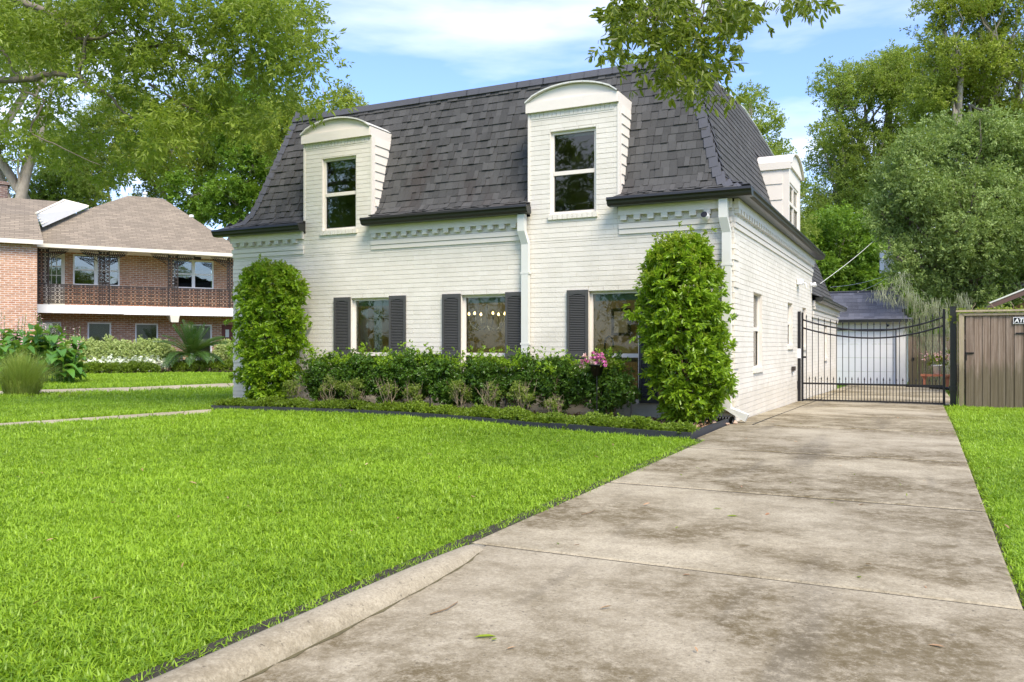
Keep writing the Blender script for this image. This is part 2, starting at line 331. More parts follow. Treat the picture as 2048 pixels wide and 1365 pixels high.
# ---- leaf clusters and scattering
def leaves_np(pos, dirv, nrm, ln, wd, fold=.18, six=False):
    n = len(pos); dirv = dirv/np.linalg.norm(dirv, axis=1, keepdims=True)
    side = np.cross(dirv, nrm); side /= np.linalg.norm(side, axis=1, keepdims=True)+1e-9; up = np.cross(side, dirv)
    ln = ln[:, None]; wd = wd[:, None]
    if not six:
        V = np.stack([pos, pos+dirv*ln*.45+side*wd*.5+up*wd*fold, pos+dirv*ln, pos+dirv*ln*.45-side*wd*.5+up*wd*fold], 1).reshape(-1, 3)
        F = np.array([(0, 1, 2), (0, 2, 3)])[None]+4*np.arange(n)[:, None, None]
    else:
        V = np.stack([pos, pos+dirv*ln*.3+side*wd*.42+up*wd*fold, pos+dirv*ln*.7+side*wd*.45+up*wd*fold*.6, pos+dirv*ln-up*ln*.06, pos+dirv*ln*.7-side*wd*.45+up*wd*fold*.6, pos+dirv*ln*.3-side*wd*.42+up*wd*fold], 1).reshape(-1, 3)
        F = np.array([(0, 1, 2), (0, 2, 3), (0, 3, 4), (0, 4, 5)])[None]+6*np.arange(n)[:, None, None]
    return V, F.reshape(-1, 3)
def rdir(n, g=RNG):
    v = g.normal(size=(n, 3)); return v/np.linalg.norm(v, axis=1, keepdims=True)
def cluster_set(key, mat, n, rad, ln, wd, flat=.6, upb=.8, six=False, count=3, hang=0.0):
    """an unlinked collection with leaf-spray meshes for instancing"""
    c = bpy.data.collections.new('leaf_sprays_'+key)
    for k in range(count):
        g = np.random.default_rng(hash(key) % 1000+k if False else sum(map(ord, key))+k*17)
        nt = max(3, n//7); tips = rdir(nt, g)*np.array([1, 1, flat])*rad*g.uniform(.35, 1, (nt, 1))
        idx = g.integers(0, nt, n); t = g.uniform(.35, 1.0, (n, 1)); pos = tips[idx]*t+g.normal(size=(n, 3))*rad*.06
        d = tips[idx]/(np.linalg.norm(tips[idx], axis=1, keepdims=True)+1e-6)+rdir(n, g)*.9; d[:, 2] -= hang
        nr = rdir(n, g)*(1-upb)+np.array([0, 0, 1])*upb+rdir(n, g)*.35
        V, F = leaves_np(pos, d, nr, g.uniform(.7, 1.2, n)*ln, g.uniform(.75, 1.2, n)*wd, six=six)
        me = np_mesh('leaf_spray_'+key, V, F, mat); o = bpy.data.objects.new('leaf_spray_'+key, me); c.objects.link(o)
    return c
def scatter_tree(coll):
    ng = bpy.data.node_groups.new('scatter_'+coll.name, 'GeometryNodeTree')
    ng.interface.new_socket('Geometry', in_out='INPUT', socket_type='NodeSocketGeometry'); ng.interface.new_socket('Geometry', in_out='OUTPUT', socket_type='NodeSocketGeometry')
    n, l = ng.nodes, ng.links
    gi, go = n.new('NodeGroupInput'), n.new('NodeGroupOutput'); ip = n.new('GeometryNodeInstanceOnPoints'); ci = n.new('GeometryNodeCollectionInfo')
    ci.inputs['Collection'].default_value = coll; ci.inputs['Separate Children'].default_value = True; ci.inputs['Reset Children'].default_value = True
    ip.inputs['Pick Instance'].default_value = True
    for nm, dt, sock in (('rot', 'FLOAT_VECTOR', 'Rotation'), ('scl', 'FLOAT', 'Scale'), ('pick', 'INT', 'Instance Index')):
        a = n.new('GeometryNodeInputNamedAttribute'); a.data_type = dt; a.inputs['Name'].default_value = nm
        l.new(a.outputs['Attribute'], ip.inputs[sock])
    l.new(gi.outputs[0], ip.inputs['Points']); l.new(ci.outputs[0], ip.inputs['Instance']); l.new(ip.outputs[0], go.inputs[0]); return ng
_sc = {}
def scatter(name, pts, coll, parent=None, scale=(.7, 1.2), tilt=.5, scl=None, **kw):
    pts = np.asarray(pts, float); n = len(pts); me = bpy.data.meshes.new(name); me.vertices.add(n); me.vertices.foreach_set('co', pts.astype(np.float32).ravel())
    rot = np.stack([RNG.normal(0, tilt, n), RNG.normal(0, tilt, n), RNG.uniform(0, 2*PI, n)], 1)
    a = me.attributes.new('rot', 'FLOAT_VECTOR', 'POINT'); a.data.foreach_set('vector', rot.astype(np.float32).ravel())
    s_ = RNG.uniform(scale[0], scale[1], n) if scl is None else scl
    a = me.attributes.new('scl', 'FLOAT', 'POINT'); a.data.foreach_set('value', np.asarray(s_, np.float32))
    a = me.attributes.new('pick', 'INT', 'POINT'); a.data.foreach_set('value', RNG.integers(0, 50, n).astype(np.int32))
    o = bpy.data.objects.new(name, me); link(o, parent)
    if coll.name not in _sc: _sc[coll.name] = scatter_tree(coll)
    md = o.modifiers.new('leaves', 'NODES'); md.node_group = _sc[coll.name]
    tag(o, **kw); return o
def blob_points(blobs, n, sub=9, subr=.42, shell=.55, g=RNG):
    """points through lumpy ellipsoid volumes: each blob carries smaller lumps on its surface"""
    vols = np.array([b[3]*b[4]*b[5] for b in blobs])**(2/3); cnt = (vols/vols.sum()*n).astype(int)+1; out = []
    for b, c in zip(blobs, cnt):
        C = np.array(b[:3]); Rr = np.array(b[3:6]); sc = rdir(sub, g)*g.uniform(.45, .82, (sub, 1))
        idx = g.integers(0, sub, c); rr = g.uniform(shell, 1.0, (c, 1))*g.uniform(.7, 1.15, (sub, 1))[idx]*subr
        out.append(C+(sc[idx]+rdir(c, g)*rr)*Rr)
    return np.concatenate(out)
def wiggle(p, q, n=6, amp=.1):
    p, q = Vector(p), Vector(q); L_ = (q-p).length; out = [p]
    for i in range(1, n): out.append(p.lerp(q, i/n)+Vector((random.gauss(0, 1), random.gauss(0, 1), random.gauss(0, .6)))*amp*L_*.35)
    return out+[q]
def tree(name, label, cat, base, r0, blobs, coll, n, scale, bark='bark', group=None, lean=(0, 0), kinks=.08, split=.45, sub=9, twigs=1):
    """base (x,y,z); trunk rises to the crown centre, limbs run to every blob"""
    root = empty(name, label, cat, base, 0, group); B = Vector(base)
    cz = sum(b[2] for b in blobs)/len(blobs); cx = sum(b[0] for b in blobs)/len(blobs); cy = sum(b[1] for b in blobs)/len(blobs)
    top = Vector((B.x*.5+cx*.5+lean[0], B.y*.5+cy*.5+lean[1], B.z+(cz-B.z)*split))
    mb = MB(lambda p: (p[0]-B.x, p[1]-B.y, p[2]-B.z)); pth = wiggle(B, top, 7, kinks)
    mb.tube(pth, [r0*(1.25-.55*i/7) if i else r0*1.5 for i in range(8)], 10)
    for b in blobs:
        q = Vector(b[:3]); lp = wiggle(top, q, 6, .12); mb.tube(lp, [r0*.5*(1-.75*i/6)+.01 for i in range(7)], 7)
        for k in range(5*twigs):
            e = q+Vector(rdir(1)[0])*min(b[3:6])*random.uniform(.5, .85); s_ = lp[random.randint(3, 6)]
            mb.tube(wiggle(s_, e, 4, .15), [r0*.16, r0*.12, r0*.09, r0*.06, r0*.03], 5, cap=False)
    mb.build('trunk', M[bark], root, smooth=True)
    P = blob_points(blobs, n, sub=sub)-np.array(base)
    scatter('crown', P, coll, root, scale, .45, kind='stuff'); return root

# house frame: origin at the front right ground corner, x along the front (right positive), y towards the back
OX, OY = 3.09, 11.56; TH = math.atan2(-0.4433215, 0.8963627); CT, ST = math.cos(TH), math.sin(TH)
def W(x, y, z=0.0): return (OX+x*CT-y*ST, OY+x*ST+y*CT, z)
def toL(X, Y): dx, dy = X-OX, Y-OY; return dx*CT+dy*ST, -dx*ST+dy*CT
def g(x, y):
    """ground height in house coordinates: the yard falls gently towards the back beside the house"""
    t = min(max(y, 0), 20.5); b = min(max((x+6)/5, 0), 1); return -.0178*t*b
CAMH = toL(0, 0)+(1.1,)
NX, NY, NA = -19.5, 34.17, R(30)
def WN(x, y, z=0.0): return (NX+x*math.cos(NA)-y*math.sin(NA), NY+x*math.sin(NA)+y*math.cos(NA), z)

# ---------------------------------------------------------------- ground, lawn, driveway, paths
xs = np.concatenate([np.linspace(-400, -30, 8), np.linspace(-24, 12, 37), np.linspace(16, 400, 9)]); ys = np.concatenate([np.linspace(-300, -20, 6), np.linspace(-14, 30, 45), np.linspace(40, 500, 9)])
V = [(W(x, y)[0], W(x, y)[1], g(x, y)-.012) for y in ys for x in xs]; nx = len(xs)
F = [(j*nx+i, j*nx+i+1, (j+1)*nx+i+1, (j+1)*nx+i) for j in range(len(ys)-1) for i in range(nx-1)]
me = np_mesh('ground', np.array(V), np.array(F), M['ground']); gr = link(bpy.data.objects.new('ground', me)); gr['kind'] = 'structure'

drive = bpy.data.objects.new('driveway', None); link(drive); drive['kind'] = 'structure'; drive.location = W(0, 0); drive.rotation_euler = (0, 0, TH)
def slab(name, poly, parent, mat, h=.035, ch=.012, T=None, gz=g):
    n = len(poly); cx = sum(p[0] for p in poly)/n; cy = sum(p[1] for p in poly)/n
    def ins(p):
        d = math.hypot(cx-p[0], cy-p[1]); return (p[0]+(cx-p[0])/d*ch*1.4, p[1]+(cy-p[1])/d*ch*1.4)
    vs = [(x, y, gz(x, y)-.08) for x, y in poly]+[(x, y, gz(x, y)+h-ch*.6) for x, y in poly]+[(ins(p)[0], ins(p)[1], gz(*p)+h) for p in poly]
    fs = [(k*n+i, k*n+(i+1) % n, (k+1)*n+(i+1) % n, (k+1)*n+i) for k in (0, 1) for i in range(n)]+[tuple(range(2*n, 3*n))]
    mb = MB(T); mb.add(vs, fs); return mb.build(name, mat, parent)
J = .014
rows = [-13.5, -10.6, -7.82, -5.62, -3.18, -.38, 2.3, 4.7, 6.9, 9.6, 12.6, 16.4, 20.45]
def ledge(y): return .17 if y < -2.2 else .05 if y < -.3 else .33
def redge(y): return 3.6 if y < -7.9 else (2.74 if y < 6.5 else 2.95)
for ra, rb in zip(rows[:-1], rows[1:]):
    a = ra+(.024 if ra > -4 else .014 if ra > -7 else 0); b = rb-(.024 if rb > -4 else .014 if rb > -7 else 0); m_ = (a+b)/2; x0 = .40 if m_ < -7.8 else .17 if m_ < -2.2 else .03 if m_ < -.3 else .33
    x1 = 3.6 if m_ < -7.9 else 2.72 if m_ < 6.5 else 2.95
    if ra == -3.18: poly = [(.17, a+J), (x1, a+J), (x1, b-J), (.03, b-J), (.03, -2.25), (.17, -2.5)]
    elif rb == -7.82: poly = [(.40, a+J), (x1, a+J), (x1, b-J), (.27, b-J), (.34, -8.3), (.40, -8.9)]
    else: poly = [(x0, a+J), (x1, a+J), (x1, b-J), (x0, b-J)]
    slab('slab', poly, drive, M['concrete'])
    if m_ > -.3: slab('slab', [(.02, a+J), (.33-J*2, a+J), (.33-J*2, b-J), (.02, b-J)], drive, M['concrete'], h=.032)
mb = MB(); mb.add([(x, y, g(x, y)+.027) for y in (-13.5, 0, 20.45) for x in (.06, 2.70)], [(0, 1, 3, 2), (2, 3, 5, 4)]); mb.build('joint_soil', M['jointsoil'], drive, recalc=False)
mb = MB()
for xa, xb in ((.16, .19), (2.70, 2.76)): mb.add([(x, y, g(x, y)+.002) for y in (-13.5, 0, 6.3) for x in (xa, xb)], [(0, 1, 3, 2), (2, 3, 5, 4)])
mb.build('edge_soil', M['jointsoil'], drive, recalc=False)
# rounded kerb at the lawn side
kp = []; ksec = [(-.10, -.05), (-.10, .6), (-.08, .86), (-.045, .97), (0, 1), (.045, .95), (.08, .78), (.10, .5), (.105, .26)]
kv = []; ky = [-7.84, -7.95, -8.2, -8.6, -9.2, -9.8, -10.4, -11.2, -12.5]
for i, y in enumerate(ky):
    hh = [.038, .055, .074, .09, .098, .10, .10, .10, .10][i]; cxk = [.235, .255, .285, .31, .325, .33, .33, .33, .33][i]; ww = [.55, .7, .85, .95, 1, 1, 1, 1, 1][i]
    kv += [(cxk+s_*ww*.9, y, hh*t_ if 0 < k < 8 else (.030 if k else -.05)) for k, (s_, t_) in enumerate(ksec)]
ns = len(ksec); mb = MB(); mb.add(kv, [(i*ns+k, i*ns+k+1, (i+1)*ns+k+1, (i+1)*ns+k) for i in range(len(ky)-1) for k in range(ns-1)]+[tuple(range(ns))])
mb.build('curb', M['curb'], drive, smooth=True)
gv = []; gy_ = np.linspace(-8.0, -12.5, 60)
for y in gy_: x = np.interp(-y, [7.84, 8.2, 8.6, 9.2, 12.5], [.28, .36, .395, .415, .42]); gv += [(x-.03, y, .0385), (x+random.uniform(.004, .026), y, .0372)]
mb = MB(); mb.add(gv, [(2*i, 2*i+1, 2*i+3, 2*i+2) for i in range(59)]); mb.build('curb_grime', M['grime'], drive, recalc=False)

def path_strip(name, near, far, mat, nseg):
    root = bpy.data.objects.new(name, None); link(root); root['kind'] = 'structure'
    def at(pl, t):
        k = t*(len(pl)-1); i = min(int(k), len(pl)-2); f = k-i; return (pl[i][0]*(1-f)+pl[i+1][0]*f, pl[i][1]*(1-f)+pl[i+1][1]*f)
    for k in range(nseg):
        a, b = k/nseg+.001, (k+1)/nseg-.001
        slab('slab', [at(near, a), at(near, b), at(far, b), at(far, a)], root, mat, h=.012, gz=lambda x, y: 0)
    return root
path_strip('front_walk', [(-9.8, 6.2), (-6.80, 11.0), (-5.72, 12.12), (-4.75, 13.05)], [(-10.3, 6.7), (-7.13, 11.5), (-6.07, 12.8), (-5.05, 14.1)], M['path'], 9)
path_strip('neighbor_walk', [(-13.6, 15.6), (-10.4, 18.6), (-9.1, 19.76), (-7.2, 21.3), (-3.5, 24)], [(-14.8, 17.0), (-11.5, 20.1), (-9.79, 21.28), (-8.07, 23.5), (-4.2, 26.5)], M['path'], 8)

def seg_side(X, Y, pl):
    """signed distance-like side test against an open polyline (world), positive on the left"""
    best = 1e9; sg = 1
    for a, b in zip(pl[:-1], pl[1:]):
        dx, dy = b[0]-a[0], b[1]-a[1]; t = max(0, min(1, ((X-a[0])*dx+(Y-a[1])*dy)/(dx*dx+dy*dy))); qx, qy = a[0]+t*dx, a[1]+t*dy
        d = math.hypot(X-qx, Y-qy)
        if d < best: best = d; sg = 1 if dx*(Y-a[1])-dy*(X-a[0]) > 0 else -1
    return sg*best
EDGE = [(-9.10, -.25), (-8.30, -1.50), (-7.2, -1.30), (-5.71, -1.15), (-4.7, -1.20), (-3.78, -1.36), (-2.8, -1.66), (-1.92, -1.98), (-.95, -2.22), (-.03, -2.36), (.0, -.42)]
def in_poly(x, y, P):
    c = False; n = len(P)
    for i in range(n):
        x1, y1 = P[i]; x2, y2 = P[(i+1) % n]
        if (y1 > y) != (y2 > y) and x < (x2-x1)*(y-y1)/(y2-y1)+x1: c = not c
    return c
BED = EDGE+[(0, 3), (-9.32, 3)]
walkpoly = [(-9.8, 6.2), (-6.80, 11.0), (-5.72, 12.12), (-4.75, 13.05), (-5.05, 14.1), (-6.07, 12.8), (-7.13, 11.5), (-10.3, 6.7)]
walk2 = [(-13.6, 15.6), (-10.4, 18.6), (-9.1, 19.76), (-7.2, 21.3), (-3.5, 24), (-4.2, 26.5), (-8.07, 23.5), (-9.79, 21.28), (-11.5, 20.1), (-14.8, 17.0)]
def lawn_ok(X, Y):
    x, y = toL(X, Y)
    if in_poly(X, Y, walkpoly) or in_poly(X, Y, walk2): return False
    if x > -9.35 and x < .1 and y > -.1: return False
    if -.1 < x < .3 and y > -2.45: return False
    if in_poly(x, y, BED): return False
    if x > (.172 if y > -7.9 else .246) and x < 2.765 and y < 21: return False
    if y < -7.9 and x > .246 and x < 3.65: return False
    if x > 2.7 and y > 6.2: return False
    if x <= .1 and x > -9.3 and y > 0: return False
    ax, ay = (X-NX)*math.cos(NA)+(Y-NY)*math.sin(NA), -(X-NX)*math.sin(NA)+(Y-NY)*math.cos(NA)
    if ay > -5.3: return False
    return True
def grass_coll(key, mat, nb, rad, h, wd):
    c = bpy.data.collections.new('tufts_'+key)
    for k in range(5):
        gg = np.random.default_rng(100+k); n = nb; a = gg.uniform(0, 2*PI, n); rr = rad*np.sqrt(gg.uniform(0, 1, n)); p = np.stack([rr*np.cos(a), rr*np.sin(a), np.zeros(n)], 1)
        b = gg.uniform(0, 2*PI, n); out = np.stack([np.cos(b), np.sin(b), np.zeros(n)], 1); sd_ = np.stack([-np.sin(b), np.cos(b), np.zeros(n)], 1)
        hh = (gg.uniform(.45, 1.1, n)*h)[:, None]; ln = gg.uniform(.15, 1.1, n)[:, None]; w_ = (gg.uniform(.7, 1.2, n)*wd)[:, None]; z = np.array([0, 0, 1.])
        m1 = p+z*hh*.55+out*hh*ln*.25; tp = p+z*hh*(1-.35*ln)+out*hh*ln*.95
        Vv = np.stack([p-sd_*w_*.4, p+sd_*w_*.4, m1+sd_*w_*.5, m1-sd_*w_*.5, tp], 1).reshape(-1, 3)
        Ft = (np.array([(0, 1, 2), (0, 2, 3), (3, 2, 4)])[None]+5*np.arange(n)[:, None, None]).reshape(-1, 3)
        me = np_mesh('grass_tuft', Vv, Ft, mat); c.objects.link(bpy.data.objects.new('grass_tuft', me))
    return c
GC = grass_coll('lawn', L['grass'], 15, .065, .068, .0080)
pts = []; scl = []
def addgrass(n, Y0, Y1, s, margin=0):
    Y = np.sqrt(RNG.uniform(Y0**2, Y1**2, n)); X = RNG.uniform(-.66, .66, n)*Y
    for x, y in zip(X, Y):
        if lawn_ok(x, y):
            lx, ly = toL(x, y); pts.append((x, y, g(lx, ly)-.014)); scl.append(s*random.uniform(.7, 1.2))
addgrass(30000, 2.3, 5.5, .86); addgrass(42000, 5.3, 9.5, 1.0); addgrass(42000, 9.3, 16, 1.2); addgrass(26000, 15.5, 32, 1.6)
addgrass(3000, .5, 2.4, 1.0)
scatter('lawn', pts, GC, None, tilt=.12, scl=np.array(scl), kind='stuff', label='bright green st augustine lawn grass around the driveway', cat='lawn')

# ---------------------------------------------------------------- the white brick house
house = empty('white_brick_house', 'white painted brick house with charcoal mansard roof and arched dormers', 'house', W(0, 0), TH)
FT = lambda p: (p[0], -p[1], p[2])            # (s, d, z) on the front wall, d = outward
SDT = lambda p: (p[1], p[0], p[2])            # (s, d, z) on the right-hand wall
WX = -9.32; SY = 9.12; WY = 15.7
BAYS = [(-7.59, -6.16), (-3.13, -1.70)]
win_f = [(-6.58, -5.76, .25, 1.91), (-4.37, -3.55, .25, 1.91), (-2.16, -1.36, .25, 1.91)]
win_d = [(-7.21, -6.47, 3.12, 4.40), (-2.79, -2.04, 3.10, 4.38)]
win_s = [(1.50, 2.28, .74, 1.92), (5.16, 5.84, 1.09, 1.93), (7.36, 8.02, 1.06, 1.92)]
win_w = [(12.0, 12.7, .75, 1.62)]
def wall_cells(mb, s0, s1, z0, z1, holes, d0, d1):
    ss = sorted({s0, s1, *[v for h in holes for v in h[:2] if s0 < v < s1]}); zz = sorted({z0, z1, *[v for h in holes for v in h[2:] if z0 < v < z1]})
    for a, b in zip(ss[:-1], ss[1:]):
        for c, d in zip(zz[:-1], zz[1:]):
            m = ((a+b)/2, (c+d)/2)
            if not any(h[0] < m[0] < h[1] and h[2] < m[1] < h[3] for h in holes): mb.box(a, b, d0, d1, c, d)
wf = MB(FT); wall_cells(wf, WX+.006, -.006, -.3, 3.07, win_f, -.22, -.006)
for i, (a, b) in enumerate(BAYS): wall_cells(wf, a+.004, b-.004, 3.07, 4.76, [win_d[i]], -.22, -.006)
front_wall = wf.build('front_wall', M['mortar'], house)
ws = MB(SDT); wall_cells(ws, .225, SY-.004, -.5, 3.07, win_s, -.22, -.006); ws.box(0.008, .22, -.2, -.006, -.3, 3.07)
side_wall = ws.build('side_wall', M['mortar'], house)
mb = MB(); mb.box(WX+.01, -.23, SY-.2, SY, -.3, 3.2); mb.box(WX+.006, WX+.2, .23, SY-.21, -.3, 3.2); mb.build('back_wall', M['mortar'], house)
ww = MB(SDT); wall_cells(ww, SY, WY, -.6, 2.16, win_w, -.24, -.026); wing_wall = ww.build('wing_wall', M['mortar'], house)
mb = MB(); mb.box(-6, -.03, WY-.002, WY+.2, -.6, 2.15); mb.build('wing_end_wall', M['mortar'], house)
CH, BL = .0762, .235
def lay(s0, s1, z0, z1, holes, d=0.0, quoin=None, hshift=0):
    out = []; k0 = int(math.floor(z0/CH)); k1 = int(math.ceil(z1/CH))
    for k in range(k0, k1):
        a0, a1 = max(z0, k*CH), min(z1, (k+1)*CH)
        if a1-a0 < .012: continue
        cuts = [(h[0], h[1], h[2], h[3]) for h in holes if h[2] < a1-.003 and h[3] > a0+.003]
        i = math.floor((s0)/BL)-1; jit = (k % 2)*BL/2+hshift
        while i*BL+jit < s1:
            segs = [(max(s0, i*BL+jit), min(s1, (i+1)*BL+jit))]; i += 1
            for c in cuts:
                ns_ = []
                for p, q in segs:
                    # trim vertically when the hole covers only part of the course
                    if q <= c[0] or p >= c[1]: ns_.append((p, q)); continue
                    if c[2] > a0+.012 and c[2] < a1: pass
                    if p < c[0]: ns_.append((p, c[0]))
                    if q > c[1]: ns_.append((c[1], q))
                segs = ns_
            for p, q in segs:
                if q-p < .02: continue
                dd = d+(quoin(p, q, k) if quoin else 0)+random.uniform(-.0012, .0016)
                out.append((p+.0007, q-.0007, a0+.0032, a1-.0032, dd))
        for c in cuts:      # slivers above or below a hole inside this course
            for zl, zh in ((a0, c[2]), (c[3], a1)):
                if zh-zl > .012 and c[1] > s0 and c[0] < s1:
                    x = max(c[0], s0)
                    while x < min(c[1], s1)-.01:
                        x2 = min(x+BL, c[1], s1); out.append((x+.0035, x2-.0035, zl+.0035, zh-.0035, d)); x = x2
    return out
def brick_pieces(lst, T):
    r = []
    for s0, s1, z0, z1, d in lst:
        c = T(((s0+s1)/2, d-.012, (z0+z1)/2)); ax = np.array(T((s1-s0, 0, 0))); ay = np.array(T((0, .026, 0))); az = np.array([random.uniform(-.0006, .0006), random.uniform(-.0006, .0006), z1-z0])
        r.append((c, ax, ay, az))
    return r
def quoin_front(p, q, k): return .016 if (p > -.361 or q < WX+.361) and k % 5 != 4 and k < 34 else 0
def quoin_side(p, q, k): return .016 if p < .299 and k % 5 != 4 and k < 34 else 0
sh_holes = win_f
bl = lay(WX+.36, -.36, 0, 2.70, win_f)+lay(WX, WX+.36, 0, 2.70, [], 0, quoin_front)+lay(-.36, 0, 0, 2.70, [], 0, quoin_front, .1)
for i, (a, b) in enumerate(BAYS): bl += lay(a, b, 2.70, 4.70, [win_d[i]])
bl += lay(WX, BAYS[0][0], 2.7, 3.10, []) + lay(BAYS[0][1], BAYS[1][0], 2.7, 3.10, []) + lay(BAYS[1][1], 0, 2.7, 3.10, [])
bp = brick_pieces(bl, FT)
bs = lay(.30, SY, -.12, 3.10, win_s)+lay(.0, .30, -.12, 3.10, [], 0, quoin_side); bp += brick_pieces(bs, SDT)
pieces(house, 'brick', bp, M['brick'], CAMH, 300, 'brickwork')
pieces(wing_wall, 'brick', brick_pieces(lay(SY, WY, -.3, 2.0, win_w, -.02), SDT), M['brick'], CAMH, 0, 'brickwork')
# stepped cornice bands with dentils between the bays and along the side
dent = []
def cornice(T, s0, s1, z=0.0, e0=0, e1=0, sc=1.0):
    mb = MB(T)
    mb.box(s0-e0*.3, s1+e1*.3, .004, .022, z+2.735, z+2.805); mb.box(s0-e0*.6, s1+e1*.6, .004, .036, z+2.812, z+2.885)
    mb.box(s0-e0, s1+e1, .004, .068, z+3.005, z+3.135)
    mb.build('cornice', M['trim'], house)
    x = s0+.03
    while x < s1-.1:
        dent.append((T((x+.05, .036, z+2.968)), np.array(T((.095, 0, 0))), np.array(T((0, .068, 0))), np.array([0, 0, .070]))); x += .205
cornice(FT, WX, BAYS[0][0]-.03, e0=.02); cornice(FT, BAYS[0][1]+.02, BAYS[1][0]-.08); cornice(FT, BAYS[1][1]+.03, -.02); cornice(SDT, .0, SY)
cornice(SDT, SY+.05, WY, z=-.98)
pieces(house, 'dentil', dent, M['brick'], CAMH, 300, 'dentils')

# mansard roof profile: outward offset a, height z
PROF = [(.20, 3.235), (.08, 3.285), (-.05, 3.33), (-.14, 3.41), (-.22, 3.56), (-.30, 3.80), (-.38, 4.08), (-.53, 4.57), (-.66, 5.0), (-.79, 5.45)]
pl_ = [0]
for a, b in zip(PROF[:-1], PROF[1:]): pl_.append(pl_[-1]+math.hypot(b[0]-a[0], b[1]-a[1]))
def prof(t, P=PROF, pl=pl_):
    t = max(t, 0)
    if t > pl[-1]:
        a, b = P[-2], P[-1]; L_ = pl[-1]-pl[-2]; return b[0]+(b[0]-a[0])/L_*(t-pl[-1]), b[1]+(b[1]-a[1])/L_*(t-pl[-1])
    for i in range(len(pl)-1):
        if pl[i] <= t <= pl[i+1]:
            f = (t-pl[i])/(pl[i+1]-pl[i]); return P[i][0]*(1-f)+P[i+1][0]*f, P[i][1]*(1-f)+P[i+1][1]*f
def z_gable(y): return 5.45+.50*max(0, min((y-.8)/5.0, (9.9-y)/3.6, 1)) if y > .8 else 5.45
bed = MB()
def bedstrip(T, lims, tmax, skipz=None, P=PROF):
    for i in range(len(P)-1):
        (a0, z0), (a1, z1) = P[i], P[i+1]; l0, l1 = lims(a0), lims(a1)
        bed.quad(T(l0[0], a0, z0), T(l0[1], a0, z0), T(l1[1], a1, z1), T(l1[0], a1, z1))
FR_ = lambda s, a, z: (s, -a, z)
SR_ = lambda s, a, z: (a, s, z)
bedstrip(FR_, lambda a: (WX-a, BAYS[0][0]), 9); bedstrip(FR_, lambda a: (BAYS[0][1], BAYS[1][0]), 9); bedstrip(FR_, lambda a: (BAYS[1][1], a), 9)
for a, b in BAYS: bed.quad((a, .57, 4.72), (b, .57, 4.72), (b, .79, 5.45), (a, .79, 5.45))
REAR = 9.30
bedstrip(SR_, lambda a: (-a, REAR-(.20-a)*.30), 9)
# upper part of the right side follows the low gable behind
gy = [.8, 2.0, 3.4, 4.8, 5.8, 7.0, 8.2, 9.0]
for a, b in zip(gy[:-1], gy[1:]):
    za, zb = z_gable(a), z_gable(b); s_ = .30
    bed.quad((-.79, a, 5.45), (-.79, b, 5.45), (-.79-(zb-5.45)*s_, b, zb), (-.79-(za-5.45)*s_, a, za))
# low gable planes on top, rear face, left face
tp = [(y, z_gable(y)) for y in gy]
for (a, za), (b, zb) in zip(tp[:-1], tp[1:]): bed.quad((-.79-(za-5.45)*.3, a, za), (-.79-(zb-5.45)*.3, b, zb), (WX+.79, b, zb), (WX+.79, a, za))
for i in range(len(PROF)-1):
    (a0, z0), (a1, z1) = PROF[i], PROF[i+1]
    bed.quad((WX-a0, -a0, z0), (WX-a1, -a1, z1), (WX-a1, REAR-.3, z1), (WX-a0, REAR, z0)); bed.quad((a0, REAR-(.2-a0)*.3, z0), (a1, REAR-(.2-a1)*.3, z1), (WX-a1, REAR-(.2-a1)*.3, z1), (WX-a0, REAR-(.2-a0)*.3, z0))
roof = bed.build('mansard_roof', M['shingle_bed'], house, recalc=False)
# individual shingle tabs
tabs = []; ROW = .141
def tab(T, s0, s1, t, thick, tilt=.016):
    a0, z0 = prof(t); a1, z1 = prof(t+ROW*1.12); tv = np.array([a1-a0, z1-z0]); Lt = np.linalg.norm(tv); tu = tv/Lt; nu = np.array([tu[1], -tu[0]])
    if nu[0] < 0 and t > .3: nu = -nu
    if nu[1] < 0 and t <= .3: nu = -nu
    mid = np.array([(a0+a1)/2, (z0+z1)/2])+nu*(.008+thick/2)
    az2 = tu*Lt-nu*tilt
    c = T((s0+s1)/2, mid[0], mid[1]); o = np.array(T(0, 0, 0)); ax = np.array(T(s1-s0, 0, 0.)); az = np.array(T(0, az2[0], az2[1])); ay = np.array(T(0, nu[0]*thick, nu[1]*thick))
    tabs.append((c, ax, ay, az))
nrow = int(pl_[-1]/ROW)
def row_tabs(T, s0, s1, t):
    s = s0-random.uniform(0, .15)
    while s < s1:
        wdt = random.choice([.08, .10, .12, .14]); p, q = max(s, s0), min(s+wdt, s1)
        if q-p > .03: tab(T, p+.0015, q-.0015, t, *((random.choice([.005, .005, .016]), .016) if T is FR_ else (.006, .010)))
        s += wdt
for k in range(nrow+1):
    t = k*ROW; a, z = prof(t+ROW*.5)
    z0_ = prof(t)[1]
    ivs = [(WX-a, a)]
    if z < 4.83:
        ivs = [(WX-a, BAYS[0][0]-.005), (BAYS[0][1]+.005, BAYS[1][0]-.005), (BAYS[1][1]+.005, a)]
    for s0, s1 in ivs: row_tabs(FR_, s0, s1, t)
k = 0
SDORM = (5.12, 6.98)
while True:
    t = k*ROW; a, z = prof(t+ROW*.5)
    if z > 5.93: break
    y0, y1 = -a, REAR-(.2-a)*.3
    if z > 5.40:
        yy = [y for y in np.linspace(.8, 9.0, 80) if z_gable(y) >= z+.03]
        if not yy: break
        y0, y1 = min(yy), max(yy)
    ivs = [(y0, y1)] if z > 4.85 or y1 < SDORM[0] else [(y0, SDORM[0]), (SDORM[1], y1)]
    for s0, s1 in ivs: row_tabs(SR_, s0, s1, t)
    k += 1
pieces(roof, 'shingle', tabs, M['shingle'], CAMH, 300, 'shingles')
